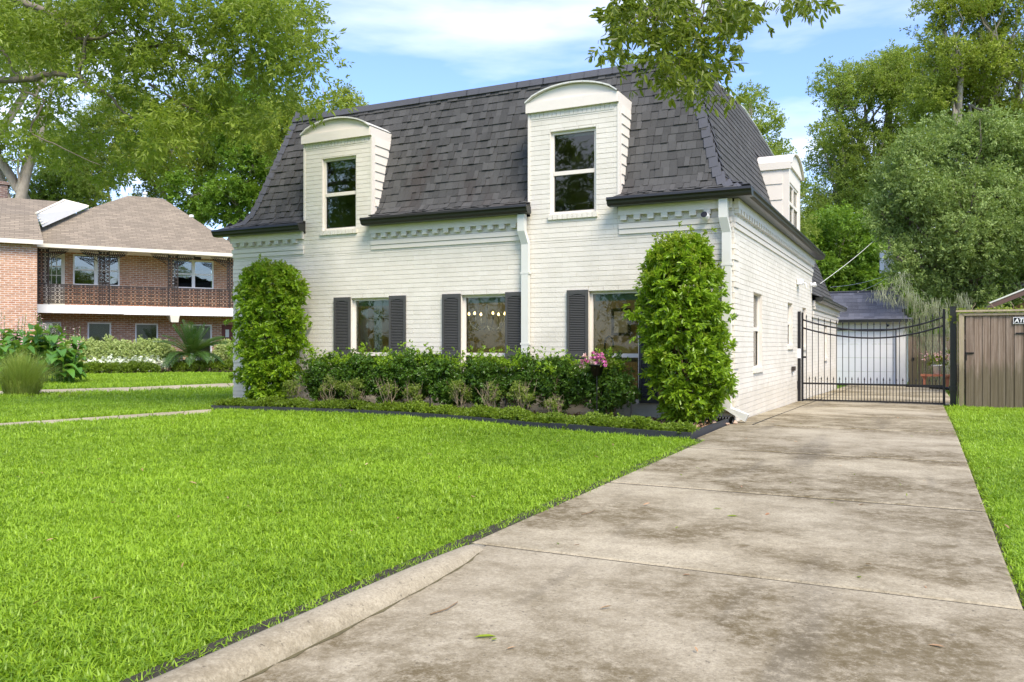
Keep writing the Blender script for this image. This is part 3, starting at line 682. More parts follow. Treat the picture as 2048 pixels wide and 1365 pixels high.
# hip caps and ridge caps
caps = []
def hipcap(corner, sx, t):
    a0, z0 = prof(t-.02); a1, z1 = prof(t+.20)
    for side in (0, 1):
        # two leaves of a bent cap shingle, one on each roof face
        x0, y0, x1, y1 = corner+sx*a0, -a0, corner+sx*a1, -a1; wd = .13
        ex, ey = (-sx, 0) if side == 0 else (0, 1)
        p0 = np.array([x0, y0, z0]); p1 = np.array([x1, y1, z1]); lift = np.array([sx*.012 if side else 0, -.012 if not side else 0, .008])*1.6
        ax = np.array([ex, ey, 0])*wd; az = p1-p0-lift*.5; ay = np.cross(ax, az); ay = ay/np.linalg.norm(ay)*.010
        caps.append(((p0+p1)/2+ax*.5+lift*1.1, ax, ay, az))
t = .0
while t < pl_[-1]-.02: hipcap(0, 1, t); hipcap(WX, -1, t); t += .165
x = WX+.80
while x < -.85:
    x2 = x+.24; yv = (.79, 5.45)
    caps.append((((x+x2)/2, .745, 5.44), np.array([.262, 0, 0]), np.array([0, -.02, .004]), np.array([0, .035, .11])))
    caps.append((((x+x2)/2, .86, 5.505), np.array([.262, 0, 0]), np.array([0, -.004, .02]), np.array([0, .17, .02]))); x = x2
pieces(house, 'cap_shingle', caps, M['cap'], CAMH, 300, 'cap_shingles')
mb = MB(); gl_ = [(-.80-(z_gable(y)-5.45)*.3, y, z_gable(y)+.015) for y in gy]; mb.tube(gl_, .028, 6); mb.tube([gl_[-1], (-.5, 9.08, 4.55), (-.28, 9.16, 3.75), (.0, 9.25, 3.36), (.2, 9.3, 3.26)], .022, 6); mb.build('drip_edge', M['pipe'], house)
# gutters
def gutter(T, s0, s1, z=3.235, a=.20, parent=house):
    sec = [(a-.10, z+.0), (a+.075, z+.015), (a+.085, z-.02), (a+.06, z-.045), (a+.055, z-.075), (a+.02, z-.105), (a-.04, z-.11), (a-.10, z-.11)]
    n = len(sec); mb = MB()
    mb.add([T(s0, p, q) for p, q in sec]+[T(s1, p, q) for p, q in sec], [(i, (i+1) % n, n+(i+1) % n, n+i) for i in range(n)]+[tuple(range(n)), tuple(range(2*n-1, n-1, -1))])
    # soffit board behind
    for d0, d1, za, zb in ((.07, a-.09, z-.10, z-.06),):
        mb.add([T(s, d, zz) for s in (s0+.01, s1-.01) for d in (d0, d1) for zz in (za, zb)], [(0, 1, 3, 2), (4, 6, 7, 5), (0, 4, 5, 1), (2, 3, 7, 6), (0, 2, 6, 4), (1, 5, 7, 3)])
    mb.build('gutter', M['gutter'], parent)
gutter(FR_, WX-.285, BAYS[0][0]+.06); gutter(FR_, BAYS[0][1]-.03, BAYS[1][0]+.06); gutter(FR_, BAYS[1][1]-.08, .285); gutter(SR_, -.10, REAR+.06)
gutter(SR_, 9.16, 16.1, z=2.23, a=.18)
# flare end boards beside the bays
for x in (BAYS[0][0], BAYS[0][1], BAYS[1][0], BAYS[1][1]):
    MB().prism([(-.20, 3.22), (-.08, 3.275), (.05, 3.32), (.14, 3.40), (.22, 3.55), (.22, 3.2), (0, 3.12)], .03, 'yz', x+(-.032 if x in (BAYS[0][0], BAYS[1][0]) else .002)).build('eave_end', M['gutter'], house)
# wing roof
def wing_roof():
    P = [(.18, 2.23), (.05, 2.28), (-.08, 2.36), (-.18, 2.52), (-.72, 3.95)]; mb = MB()
    for (a0, z0), (a1, z1) in zip(P[:-1], P[1:]):
        e0, e1 = 16.02+a0, 16.02+a1*.9
        mb.quad((a0-.02, 9.0, z0), (a0-.02, e0, z0), (a1-.02, e1, z1), (a1-.02, 9.0, z1)); mb.quad((a0-.02, e0, z0), (a1-.02, e1, z1), (-6, e1, z1), (-6, e0, z0))
    mb.quad((-.74, 9, 3.95), (-.74, 15.4, 3.95), (-6, 15.4, 3.97), (-6, 9, 3.97))
    r_ = mb.build('wing_roof', M['shingle_bed'], house, recalc=False); out = []
    pl = [0]
    for a, b in zip(P[:-1], P[1:]): pl.append(pl[-1]+math.hypot(b[0]-a[0], b[1]-a[1]))
    t = 0
    while t < pl[-1]-.08:
        a0, z0 = prof(t, P, pl); a1, z1 = prof(t+.155, P, pl); tu = np.array([a1-a0, z1-z0]); tu /= np.linalg.norm(tu); nu = np.array([abs(tu[1]), abs(tu[0])]); s = 9.0
        while s < 16.0+a0:
            w_ = random.choice([.16, .2, .28]); m_ = np.array([(a0+a1)/2-.02, (z0+z1)/2])+nu*.014
            out.append(((m_[0], s+w_/2, m_[1]), np.array([0, w_-.004, 0]), np.array([nu[0]*.01, 0, nu[1]*.01]), np.array([a1-a0-nu[0]*.014, 0, z1-z0-nu[1]*.014]))); s += w_
        t += .141
    pieces(r_, 'shingle', out, M['shingle'], CAMH, 0, 'shingles')
wing_roof()
# dormers
def dormer(T, s0, s1, zf=4.70, depth=.62, name='dormer', front_brick=True):
    d = MB(T); o0, o1 = s0-.055, s1+.012
    d.box(o0, o1, -.10, .055, zf, zf+.155)                                  # fascia band
    n = 14; mid = (o0+o1)/2; hw = (o1-o0)/2; rise = .215
    arc = [(o0+(o1-o0)*i/n, zf+.155+rise*max(0, 1-((o0+(o1-o0)*i/n-mid)/hw)**2)**.75) for i in range(n+1)]
    d.prism([(o0+.01, zf+.157)]+[(x, z-.012) for x, z in arc[1:-1]]+[(o1-.01, zf+.157)], -.10, 'xz', .025)
    root = d.build('dormer_gable', M['trim'], house)
    r_ = MB(T)
    for (x0, z0), (x1, z1) in zip(arc[:-1], arc[1:]):
        zl0, zl1 = z0+.018, z1+.018
        r_.add([(x0-.004, .085, z0-.004), (x1+.004, .085, z1-.004), (x1+.004, .085, zl1), (x0-.004, .085, zl0), (x0-.004, -depth-.25, z0-.004), (x1+.004, -depth-.25, z1-.004), (x1+.004, -depth-.25, zl1), (x0-.004, -depth-.25, zl0)],
               [(0, 1, 2, 3), (4, 7, 6, 5), (0, 4, 5, 1), (3, 2, 6, 7)])
    r_.build('dormer_roof', M['pipe'], root)
    return root
for i, (a, b) in enumerate(BAYS):
    root = dormer(FT, a, b)
    for sx, x in ((-1, a), (1, b)):
        c = MB(); x0, x1 = (x-.03, x-.001) if sx < 0 else (x+.001, x+.03)
        c.prism([(.0, 3.34), (.0, 4.72), (.70, 4.72), (.60, 4.72), (.52, 4.45), (.24, 3.58), (.16, 3.44)], x1-x0, 'yz', x0); ck = c.build('dormer_cheek', M['trim'], root)
        c = MB(); c.box(min(x, x+sx*.036), max(x, x+sx*.036), -.012, .075, 3.32, 4.70); c.build('corner_board', M['trim'], ck)
        z = 3.50
        while z < 4.68:       # lap siding boards, each a little proud at its lower edge
            yb = .20+(z-3.5)*.30; s_ = MB(); xo = x+sx*.032; z1 = min(z+.15, 4.70)
            s_.add([(xo, .078, z), (xo+sx*.016, .078, z), (xo, .078, z1), (xo, yb+.06, z), (xo+sx*.016, yb+.06, z), (xo, yb+.10, z1)], [(0, 1, 2), (3, 5, 4), (0, 3, 4, 1), (1, 4, 5, 2), (0, 2, 5, 3)])
            s_.build('siding_board', M['trim'], ck); z += .15
        c = MB(); c.box(min(x, x+sx*.028), max(x, x+sx*.028), -.05, .62, 4.70, 4.85); c.build('cheek_fascia', M['trim'], ck)
# soldier header bricks under the dormer fascia
sold = []
for a, b in BAYS:
    x = a+.02
    while x < b-.06: sold.append((FT((x+.033, -.004, 4.655)), np.array([.062, 0, 0]), np.array([0, -.024, 0]), np.array([0, 0, .10]))); x += .0715
for wn_ in win_s: pass
pieces(front_wall, 'soldier_brick', sold, M['brick'], CAMH, 300)
# windows
def window(T, s0, s1, z0, z1, rail=None, mull=None, rec=.085, blind=.0, fw=.045, parent=house, sill=True, name='window', roomd=2.6, wallm='roomwall'):
    f = MB(T); d0, d1 = -rec-.04, -rec+.012
    f.box(s0, s0+fw, d0, d1, z0, z1); f.box(s1-fw, s1, d0, d1, z0, z1); f.box(s0+fw, s1-fw, d0, d1, z1-fw, z1); f.box(s0+fw, s1-fw, d0, d1, z0, z0+fw)
    if rail: f.box(s0+fw, s1-fw, d0, d1+.01, rail-.03, rail+.03)
    if mull: f.box(mull-.035, mull+.035, d0, d1+.004, z0+fw, z1-fw)
    # reveal lining
    f.box(s0-.004, s0+.003, d1, -.004, z0, z1); f.box(s1-.003, s1+.004, d1, -.004, z0, z1); f.box(s0, s1, d1, -.004, z1-.003, z1+.004)
    fo = f.build(name, M['trim'], parent)
    cols = [(s0+fw, mull-.035), (mull+.035, s1-fw)] if mull else [(s0+fw, s1-fw)]; rws = [(z0+fw, rail-.03), (rail+.03, z1-fw)] if rail else [(z0+fw, z1-fw)]
    for a, b in cols:
        for c, d in rws: MB(T).box(a, b, -rec-.016, -rec-.010, c, d).build('pane', M['glass'], fo)
    if rail:      # darker sash edge of the lower sash
        e = MB(T); a, b = cols[0][0], cols[-1][1]; e.box(a, a+.014, -rec-.008, -rec-.001, z0+fw, rail-.03); e.box(b-.014, b, -rec-.008, -rec-.001, z0+fw, rail-.03); e.box(a, b, -rec-.008, -rec-.001, z0+fw, z0+fw+.014); e.build('sash_edge', M['chrome'], fo)
    if blind: MB(T).box(s0+.06, s1-.06, -rec-.07, -rec-.05, z1-fw-blind, z1-.03).build('blind', M['blind'], fo)
    if sill:
        n = max(2, int((s1-s0+.06)/.075)); sw = (s1-s0+.06)/n
        for k in range(n): MB(T).box(s0-.03+k*sw+.003, s0-.03+(k+1)*sw-.003, -rec+.012, .034, z0-.078, z0-.004+.002*(k % 2)).build('sill_brick', M['brick'], fo)
    return fo
W1 = window(FT, *win_f[0], rail=.94, blind=.09, sill=False); W2 = window(FT, *win_f[1], rail=.94, blind=.085, sill=False); W3 = window(FT, *win_f[2], rail=.94, blind=.10, sill=False)
D1 = window(FT, *win_d[0], rail=3.76, blind=.12, rec=.06); D2 = window(FT, *win_d[1], rail=3.735, blind=.04, rec=.06)
for w_ in win_s: window(SDT, *w_, rail=(w_[2]+w_[3])/2+.02, rec=.075, fw=.02)
window(SDT, *win_w[0], rail=1.2, rec=.08, fw=.02)
# interior rooms
rm = MB(); X0, X1 = WX+.21, -.23
def room(x0, x1, y0, y1, z0, z1):
    rm.quad((x0, y0, z0), (x1, y0, z0), (x1, y1, z0), (x0, y1, z0)); rm.quad((x0, y0, z1), (x0, y1, z1), (x1, y1, z1), (x1, y0, z1)); rm.quad((x0, y1, z0), (x1, y1, z0), (x1, y1, z1), (x0, y1, z1)); rm.quad((x0, y0, z0), (x0, y1, z0), (x0, y1, z1), (x0, y0, z1)); rm.quad((x1, y0, z0), (x1, y0, z1), (x1, y1, z1), (x1, y1, z0))
room(X0, X1-.9, .24, 4.2, .05, 2.55)
for a, b in BAYS: room(a+.02, b-.02, .23, 3.2, 2.75, 4.66)
room(-1.1, X1+.005, 1.2, 3.4, .05, 2.5) ; room(-1.2, X1+.005, 4.6, 8.8, .05, 2.5)
rm.build('interior_room', M['roomwall'], house, recalc=False)
# shutters
def shutter(s0, s1, z0=.25, z1=1.93):
    f = MB(FT); st = .038; f.box(s0, s0+st, .006, .040, z0, z1); f.box(s1-st, s1, .006, .040, z0, z1)
    mid = z0+(z1-z0)*.42
    for a, b in ((z0, z0+.07), (mid-.035, mid+.035), (z1-.06, z1)): f.box(s0+st, s1-st, .006, .037, a, b)
    n = 8; hw = (s1-s0-2*st)/2; cxm = (s0+s1)/2      # arched top rail
    f.prism([(s0+st, z1-.06)]+[(cxm-hw+2*hw*i/n, z1-.095+.03*(1-((i-n/2)/(n/2))**2)) for i in range(n+1)]+[(s1-st, z1-.06)], -.02, 'xz', .034)
    fo = f.build('shutter', M['shutter'], house); lv = MB(FT)
    lv.box(s0+st, s1-st, .006, .010, z0+.07, z1-.06)
    for a, b in ((z0+.07, mid-.035), (mid+.035, z1-.075)):
        k = int((b-a)/.0255)
        for i in range(k):
            z = a+(i+.5)*(b-a)/k; lv.add([(s, d, zz) for s in (s0+st, s1-st) for d, zz in ((.013, z+.011), (.030, z-.010), (.034, z-.006), (.017, z+.014))], [(0, 1, 2, 3), (4, 7, 6, 5), (0, 4, 5, 1), (1, 5, 6, 2), (2, 6, 7, 3), (3, 7, 4, 0)])
    lv.build('louvers', M['shutter'], fo, kind='stuff')
for a, b in ((-6.93, -6.58), (-5.76, -5.43), (-4.71, -4.37), (-3.55, -3.21), (-2.50, -2.16), (-1.36, -1.03)): shutter(a, b)
# downspouts
def downspout(x, lower):
    d = MB(FT); d.box(x-.06, x+.06, .085, .175, 2.86, 3.12)
    d.add([(x-.06, .085, 2.86), (x+.06, .085, 2.86), (x+.06, .175, 2.86), (x-.06, .175, 2.86), (x-.03, .022, 2.68), (x+.09, .022, 2.68), (x+.09, .10, 2.66), (x-.03, .10, 2.66)], [(0, 1, 5, 4), (1, 2, 6, 5), (2, 3, 7, 6), (3, 0, 4, 7)])
    d.box(x-.03, x+.09, .022, .10, lower, 2.68)
    for z in (2.2, 1.1): d.box(x-.045, x+.105, .018, .104, z, z+.03)
    return d.build('downspout', M['pipe'], house)
downspout(-3.21, .12); dp = downspout(-.115, .22)
k = MB(); k.add([(-.135, -.022, .24), (-.025, -.022, .24), (-.025, -.10, .22), (-.135, -.10, .22), (.17, -.03, .045), (.22, -.03, .14), (.22, -.12, .14), (.17, -.12, .045)], [(0, 1, 5, 4), (1, 2, 6, 5), (2, 3, 7, 6), (3, 0, 4, 7), (4, 5, 6, 7)]); k.build('kickout', M['pipe'], dp)
# side dormer on the right-hand roof
sdm = MB(SDT); wall_cells(sdm, SDORM[0], SDORM[1], 3.26, 4.62, [(5.42, 6.70, 3.42, 4.33)], -.12, -.0); sd_o = sdm.build('side_dormer', M['trim'], house)
n = 14
arc = [(SDORM[0]-.06+(SDORM[1]-SDORM[0]+.12)*i/n, 4.62+.32*(1-((i-n/2)/(n/2))**2)**.8) for i in range(n+1)]
mb = MB(SDT); mb.prism([(SDORM[0]-.04, 4.622)]+[(x, z-.014) for x, z in arc[1:-1]]+[(SDORM[1]+.04, 4.622)], -.12, 'xz', .04); mb.build('dormer_gable', M['trim'], sd_o)
mb = MB(SDT)
for (x0, z0), (x1, z1) in zip(arc[:-1], arc[1:]): mb.add([(x0, .09, z0), (x1, .09, z1), (x1, .09, z1+.02), (x0, .09, z0+.02), (x0, -.95, z0), (x1, -.95, z1), (x1, -.95, z1+.02), (x0, -.95, z0+.02)], [(0, 1, 2, 3), (0, 4, 5, 1), (3, 2, 6, 7)])
mb.build('dormer_roof', M['trim'], sd_o)
mb = MB(); mb.prism([(0.03, 3.30), (0.03, 4.52), (-.52, 4.52), (-.48, 4.40), (-.24, 3.58), (-.12, 3.40)], -.03, 'xz', SDORM[0]); mb.prism([(.07, 4.52), (.07, 4.66), (-.56, 4.66), (-.52, 4.52)], -.07, 'xz', SDORM[0]); mb.build('dormer_cheek', M['trim'], sd_o)
for z in (3.62, 3.93, 4.24): 
    xb = -.26-(z-3.6)*.32; mb = MB(); mb.add([(-.09, SDORM[0]-.031, z), (xb, SDORM[0]-.031, z), (xb, SDORM[0]-.045, z), (-.09, SDORM[0]-.045, z), (-.09, SDORM[0]-.031, z+.3), (xb-.09, SDORM[0]-.031, z+.3)], [(0, 1, 2, 3), (3, 2, 5, 4), (0, 3, 4), (1, 5, 2)]); mb.build('siding_board', M['trim'], sd_o)
sw = window(SDT, 5.42, 6.70, 3.42, 4.33, rail=3.92, mull=6.06, rec=.03, sill=False, parent=sd_o)
mb = MB(); mb.box(-1.6, -.5, SDORM[0]+.1, SDORM[1]-.1, 3.3, 4.6); mb.build('dark_room', M['roomdark'], sd_o)
for a, b in ((-.66, -.05), ):
    pass
# soffit vents, wall fittings (their own things)
def camera_thing(loc, rz, label):
    r_ = empty('security_camera', label, 'security camera', W(*loc), TH+rz, 'security cameras on the white house')
    MB().lathe([(.0, 0), (.055, 0), (.055, .02), (.03, .035), (0, .035)], (0, 0, 0), 14).build('mount', M['white'], r_).rotation_euler = (R(90), 0, 0)
    b = MB().lathe([(0, 0), (.04, .003), (.052, .03), (.052, .085), (.047, .10)], (0, 0, 0), 18).build('housing', M['white'], r_, smooth=True); b.location = (0, -.03, -.02); b.rotation_euler = (R(70), 0, 0)
    e = MB().lathe([(0, .1), (.046, .098), (.046, .09), (.0, .09)], (0, 0, 0), 18).build('lens', M['black'], r_); e.location = (0, -.03, -.02); e.rotation_euler = (R(70), 0, 0)
    return r_
camera_thing((-.37, -.075, 2.90), 0, 'round white security camera with black lens under the front eave')
camera_thing((.02, 8.7, 2.50), PI/2, 'white security camera on the side wall near the back corner of the house')
r_ = empty('wall_lamp', 'white box lamp with hanging arm on the side wall above the gate', 'wall lamp', W(0.012, 6.55, 2.34), TH)
MB().box(0, .10, -.14, .14, .02, .14).build('housing', M['white'], r_); MB().tube([(.10, -.08, .06), (.16, -.08, .04), (.17, -.08, -.06)], .02, 8).build('arm', M['pipe'], r_)
r_ = empty('outlet_box', 'small dark outlet box on the white side wall beside the gate', 'outlet box', W(.012, 5.72, .58), TH)
MB().box(0, .05, -.11, .11, 0, .085).build('cover', M['lace'], r_); MB().box(0, .03, -.03, .05, -.05, -.003).build('conduit', M['white'], r_)
r_ = empty('drain_pipe', 'black corrugated drain pipe end lying at the house corner', 'pipe', W(-.30, -.30, .075), TH)
mb = MB(); prof_ = []
for i in range(18): prof_ += [(.052 if i % 2 else .044, i*.021), (.052 if i % 2 else .044, i*.021+.012)]
o = mb.lathe(prof_, (0, 0, 0), 18).build('corrugated_tube', M['black'], r_); o.rotation_euler = (0, R(88), R(-12))

# things inside the house seen through the windows
ch = empty('chandelier', 'brass chandelier with six lit candle bulbs behind the middle ground floor window', 'chandelier', W(-4.91, 1.9, 1.53), TH)
fr = MB(); fr.tube([(0, 0, 1.0), (0, 0, -.1)], .012, 6)
bulbs = []
for k in range(6):
    a = 2*PI*k/6+.3; ex, ey = .34*math.cos(a), .34*math.sin(a); fr.tube([(0, 0, -.08), (ex*.5, ey*.5, -.16), (ex*.9, ey*.9, -.06), (ex, ey, .03)], .007, 6); fr.tube([(ex, ey, .02), (ex, ey, .10)], .011, 6); bulbs.append((ex, ey, .145))
for k in range(10):
    a = 2*PI*k/10; fr.tube([(.28*math.cos(a+u*.6), .28*math.sin(a+u*.6), -.02-.16*math.sin(PI*u)) for u in np.linspace(0, 1, 6)], .004, 4)
fr.build('frame', M['chrome'], ch)
pl = bpy.data.lights.new('chandelier_light', 'POINT'); pl.energy = 22; pl.color = (1, .80, .55); pl.shadow_soft_size = .3; plo = link(bpy.data.objects.new('chandelier_light', pl), ch); plo.location = (0, 0, .25)
for b in bulbs: MB().lathe([(0.0, -.028), (.018, -.018), (.022, 0), (.014, .022), (0, .036)], b, 8).build('bulb', M['bulb'], ch)
for x, y, lb in ((-6.62, .42, 'left'), (-6.31, .42, 'right')):
    mb = MB(); P_ = [(x-.08+.16*i/14, y+.018*math.sin(i*1.5)) for i in range(15)]
    mb.add([(W(a, b)[0], W(a, b)[1], zz) for zz in (.30, 1.78) for a, b in P_], [(i, i+1, 16+i, 15+i) for i in range(14)])
    mb.build('curtain', M['curtain'], None, smooth=True, recalc=False, label='white curtain panel at the %s side inside the first ground floor window' % lb, cat='curtain', group='curtains in the first window')
pf = empty('picture_frame', 'dark framed picture on the wall behind the third ground floor window', 'picture', W(-2.98, 3.9, 1.30), TH)
MB().box(-.2, .2, 0, .03, -.02, .52).build('frame', M['lace'], pf); MB().box(-.14, .14, -.006, -.002, .04, .46).build('print', M['white'], pf)
fc = empty('kitchen_faucet', 'dark gooseneck faucet behind the third ground floor window', 'faucet', W(-2.10, .55, .9), TH)
MB().tube([(0, 0, 0), (0, 0, .22), (.02, 0, .30), (.07, 0, .335), (.12, 0, .30), (.14, 0, .22), (.14, 0, .16)], .014, 8).build('spout', M['black'], fc, smooth=True); MB().lathe([(.03, 0), (.03, .03), (.02, .05), (.02, .12), (0, .12)], (0, 0, 0), 12).build('base', M['black'], fc)
MB(lambda p: W(*p)).box(-2.6, -1.2, .35, .95, .84, .90).build('countertop', M['roomwall'], None, label='tan kitchen counter behind the third ground floor window', cat='counter')

# ---------------------------------------------------------------- planting bed: soil, edging, ground cover, litter
mb = MB(); poly = [(x, y) for x, y in EDGE]+[(.0, -.03), (-9.25, -.03)]
mb.add([W(x, y, .015+.02*(1 if y > -.3 else 0)) for x, y in poly], [tuple(range(len(poly)))]); mb.build('planting_bed', M['soil'], None, recalc=False, kind='structure')
ed = empty('bed_edging', 'black plastic landscape edging around the front planting bed', 'edging', W(0, 0), TH)
for a, b in zip(EDGE[:-1], EDGE[1:]):
    d = Vector((b[0]-a[0], b[1]-a[1], 0)); n_ = Vector((-d.y, d.x, 0)).normalized()*.022; h_ = .10 if a[0] > -2.5 else .085
    mb = MB(); P_ = [Vector((a[0], a[1], 0)), Vector((b[0], b[1], 0))]; d.normalize(); P_[0] += d*.002; P_[1] -= d*.002
    mb.add([tuple(P_[0]-n_), tuple(P_[1]-n_), tuple(P_[1]+n_), tuple(P_[0]+n_)]+[tuple(p+Vector((0, 0, h_))) for p in (P_[0]-n_, P_[1]-n_, P_[1]+n_, P_[0]+n_)], [(0, 1, 2, 3), (4, 7, 6, 5), (0, 4, 5, 1), (1, 5, 6, 2), (2, 6, 7, 3), (3, 7, 4, 0)])
    mb.build('edging_board', M['edging'], ed)
CS = cluster_set('cover', L['cover'], 26, .055, .034, .018, .6, .6)
fe = EDGE[1:-1]; gp = []
while len(gp) < 9000:
    k = random.randrange(len(fe)-1); a, b = fe[k], fe[k+1]; t = random.random()
    if random.random() > math.hypot(b[0]-a[0], b[1]-a[1])/1.6: continue
    off = random.uniform(.04, .60); x = a[0]+(b[0]-a[0])*t; y = a[1]+(b[1]-a[1])*t+off
    if x > -.30 and off > .35: continue
    h_ = .15*(1-((off-.30)/.34)**4)*random.uniform(.55, 1.1)*(.85+.3*math.sin(x*3.1)*math.sin(x*7.7+y*4)); gp.append(W(x, y, .03+max(h_, 0)))
scatter('ground_cover', gp, CS, None, (.7, 1.25), .5, kind='stuff', label='low clipped green ground cover strip behind the black edging', cat='ground cover')
# leaf litter, mulch chips and pebbles
lit = []; bx = []
for k in range(2600):
    x = random.uniform(-9.0, -.05); y = random.uniform(-.75 if x < -1.8 else -1.5, -.06)
    lit.append(W(x, y, .045))
chipc = bpy.data.collections.new('chips')
for k, (mt, sz) in enumerate(((M['dryleaf'], .05), (M['stone'], .035), (M['soil'], .04), (M['dryleaf'], .04))):
    gg = np.random.default_rng(k); n = 8; V_, F_ = leaves_np(gg.normal(0, .04, (n, 3))*np.array([1, 1, .15]), rdir(n, gg)*np.array([1, 1, .3]), np.tile([0, 0, 1.], (n, 1))+rdir(n, gg)*.5, gg.uniform(.6, 1.2, n)*sz, gg.uniform(.4, .8, n)*sz)
    chipc.objects.link(bpy.data.objects.new('chips', np_mesh('chips', V_, F_, mt)))
scatter('mulch', lit, chipc, None, (.6, 1.2), .15, kind='stuff', label='brown leaf litter and chips covering the planting bed', cat='mulch')
for ip_, (x, y, s_) in enumerate([(-.55, -.55, .06), (-.42, -.42, .05), (-.30, -.62, .055), (-.18, -.5, .045), (-.10, -.72, .05), (-.68, -.38, .05), (.06, -.28, .04), (.10, -.42, .035), (.04, -.60, .03), (-.22, -.34, .05), (-.48, -.72, .045), (-.8, -.6, .05)]):
    bm = bmesh.new(); bmesh.ops.create_icosphere(bm, subdivisions=2, radius=s_)
    for v in bm.verts: v.co *= random.uniform(.82, 1.15); v.co.z *= .55
    me = bpy.data.meshes.new('pebble'); bm.to_mesh(me); bm.free(); me.materials.append(M['stone']); o = link(bpy.data.objects.new('pebble', me)); o.location = W(x, y, .055 if x < 0 else .05); tag(o, 'pinkish brown pebble at the house corner by the black drain pipe', 'pebble', 'pebbles in the corner of the planting bed')

# ---------------------------------------------------------------- shrubs at the front
C_col = cluster_set('column', L['column'], 26, .15, .088, .034, .7, .55, six=True)
C_tip = cluster_set('tip', L['tip'], 22, .13, .06, .022, .9, .4, six=True)
C_hdg = cluster_set('hedge', L['hedge'], 34, .12, .046, .024, .8, .5)
C_htip = cluster_set('hedgetip', L['column'], 16, .08, .042, .020, 1.1, .4)
C_az = cluster_set('azalea', L['azalea'], 16, .08, .035, .014, .9, .4)
def stems(root, mb, n, h, spread, r0, w0=.05, lean=0):
    for k in range(n):
        a = 2*PI*k/n+random.uniform(-.4, .4); b = (random.uniform(0, w0)*math.cos(a), random.uniform(0, w0)*math.sin(a), 0); hh = h*random.uniform(.7, 1)
        e = (b[0]+spread*math.cos(a)*random.uniform(.4, 1), b[1]+spread*math.sin(a)*random.uniform(.4, 1), hh); p = wiggle(b, e, 5, .12); mb.tube(p, [r0*(1-.15*i) for i in range(6)], 6)
        for j in range(3):
            s_ = p[random.randint(2, 4)]; q = s_+Vector((random.uniform(-1, 1)*spread*.6, random.uniform(-1, 1)*spread*.6, h*random.uniform(.15, .4))); mb.tube(wiggle(s_, q, 3, .15), [r0*.5, r0*.4, r0*.3, r0*.15], 5, cap=False)
def column_shrub(x, y, h, spans, label, n, seed, tips):
    g2 = np.random.default_rng(seed); root = empty('column_shrub', label, 'shrub', W(x, y, .03), TH, 'tall column shrubs at the two ends of the bed')
    mb = MB(); stems(root, mb, 7, h*.9, .35, .022, .1); mb.build('stem', M['twig'], root, smooth=True)
    pts_ = []; tp_ = []
    zs = [s[0] for s in spans]
    while len(pts_) < n:
        z = g2.uniform(zs[0], h); xl = np.interp(z, zs, [s[1] for s in spans]); xr = np.interp(z, zs, [s[2] for s in spans]); cx = (xl+xr)/2; hw = (xr-xl)/2*.83
        a = g2.uniform(0, 2*PI); rr = g2.uniform(.45, 1.0)**.6*(1+.13*math.sin(a*5+z*6)+.10*math.sin(z*13+a*2)+.08*math.sin(z*29+a*9))
        lump = math.sin(z*9+a*3)*math.sin(z*5.3-a*4)
        if lump < -.5 and g2.random() < .8: continue
        px, py = cx+hw*rr*math.cos(a), .42*rr*math.sin(a)*min(1, hw/.5); q_ = 1.22 if g2.random() < .05 else 1; pts_.append((px*q_, py*q_, z))
        if (z > h*.80 or g2.random() < .10) and rr > .55: tp_.append((px*1.01, py*1.02-.02, z+.03))
    scatter('foliage', pts_, C_col, root, (.65, 1.15), .5, kind='stuff'); 
    for k in range(tips): tp_.append((g2.normal(0, .18)+np.interp(h, zs, [(s[1]+s[2])/2 for s in spans]), g2.normal(0, .15), h+g2.uniform(-.05, .13)))
    scatter('new_growth', tp_, C_tip, root, (.6, 1.0), .5, kind='stuff')
column_shrub(-7.87, -.62, 2.40, [(.12, -.35, .30), (.5, -.60, .55), (1.0, -.66, .70), (1.5, -.70, .76), (1.9, -.70, .74), (2.15, -.62, .66), (2.32, -.46, .52), (2.45, -.2, .3)], 'tall bright green column shrub at the left end of the front bed', 1150, 3, 36)
column_shrub(-.55, -.62, 2.45, [(.10, -.30, .30), (.4, -.42, .62), (.75, -.52, .72), (1.1, -.60, .62), (1.5, -.72, .60), (1.85, -.66, .56), (2.1, -.58, .50), (2.32, -.46, .36), (2.47, -.22, .16)], 'tall bright green column shrub at the right house corner beside the driveway', 1200, 5, 40)
hx = [-6.78, -6.14, -5.50, -4.86, -4.24, -3.62, -3.02, -2.42, -1.62]
hl = ['leftmost dark green hedge shrub beside the left column shrub', 'dark green hedge shrub under the left shutter of the first window', 'dark green hedge shrub under the right side of the first window', 'dark green hedge shrub below the wall between the first two windows', 'dark green hedge shrub under the left half of the middle window', 'dark green hedge shrub under the right shutter of the middle window', 'dark green hedge shrub right of the downspout', 'dark green hedge shrub under the left shutter of the third window', 'dark green hedge shrub behind the pink flowers under the third window']
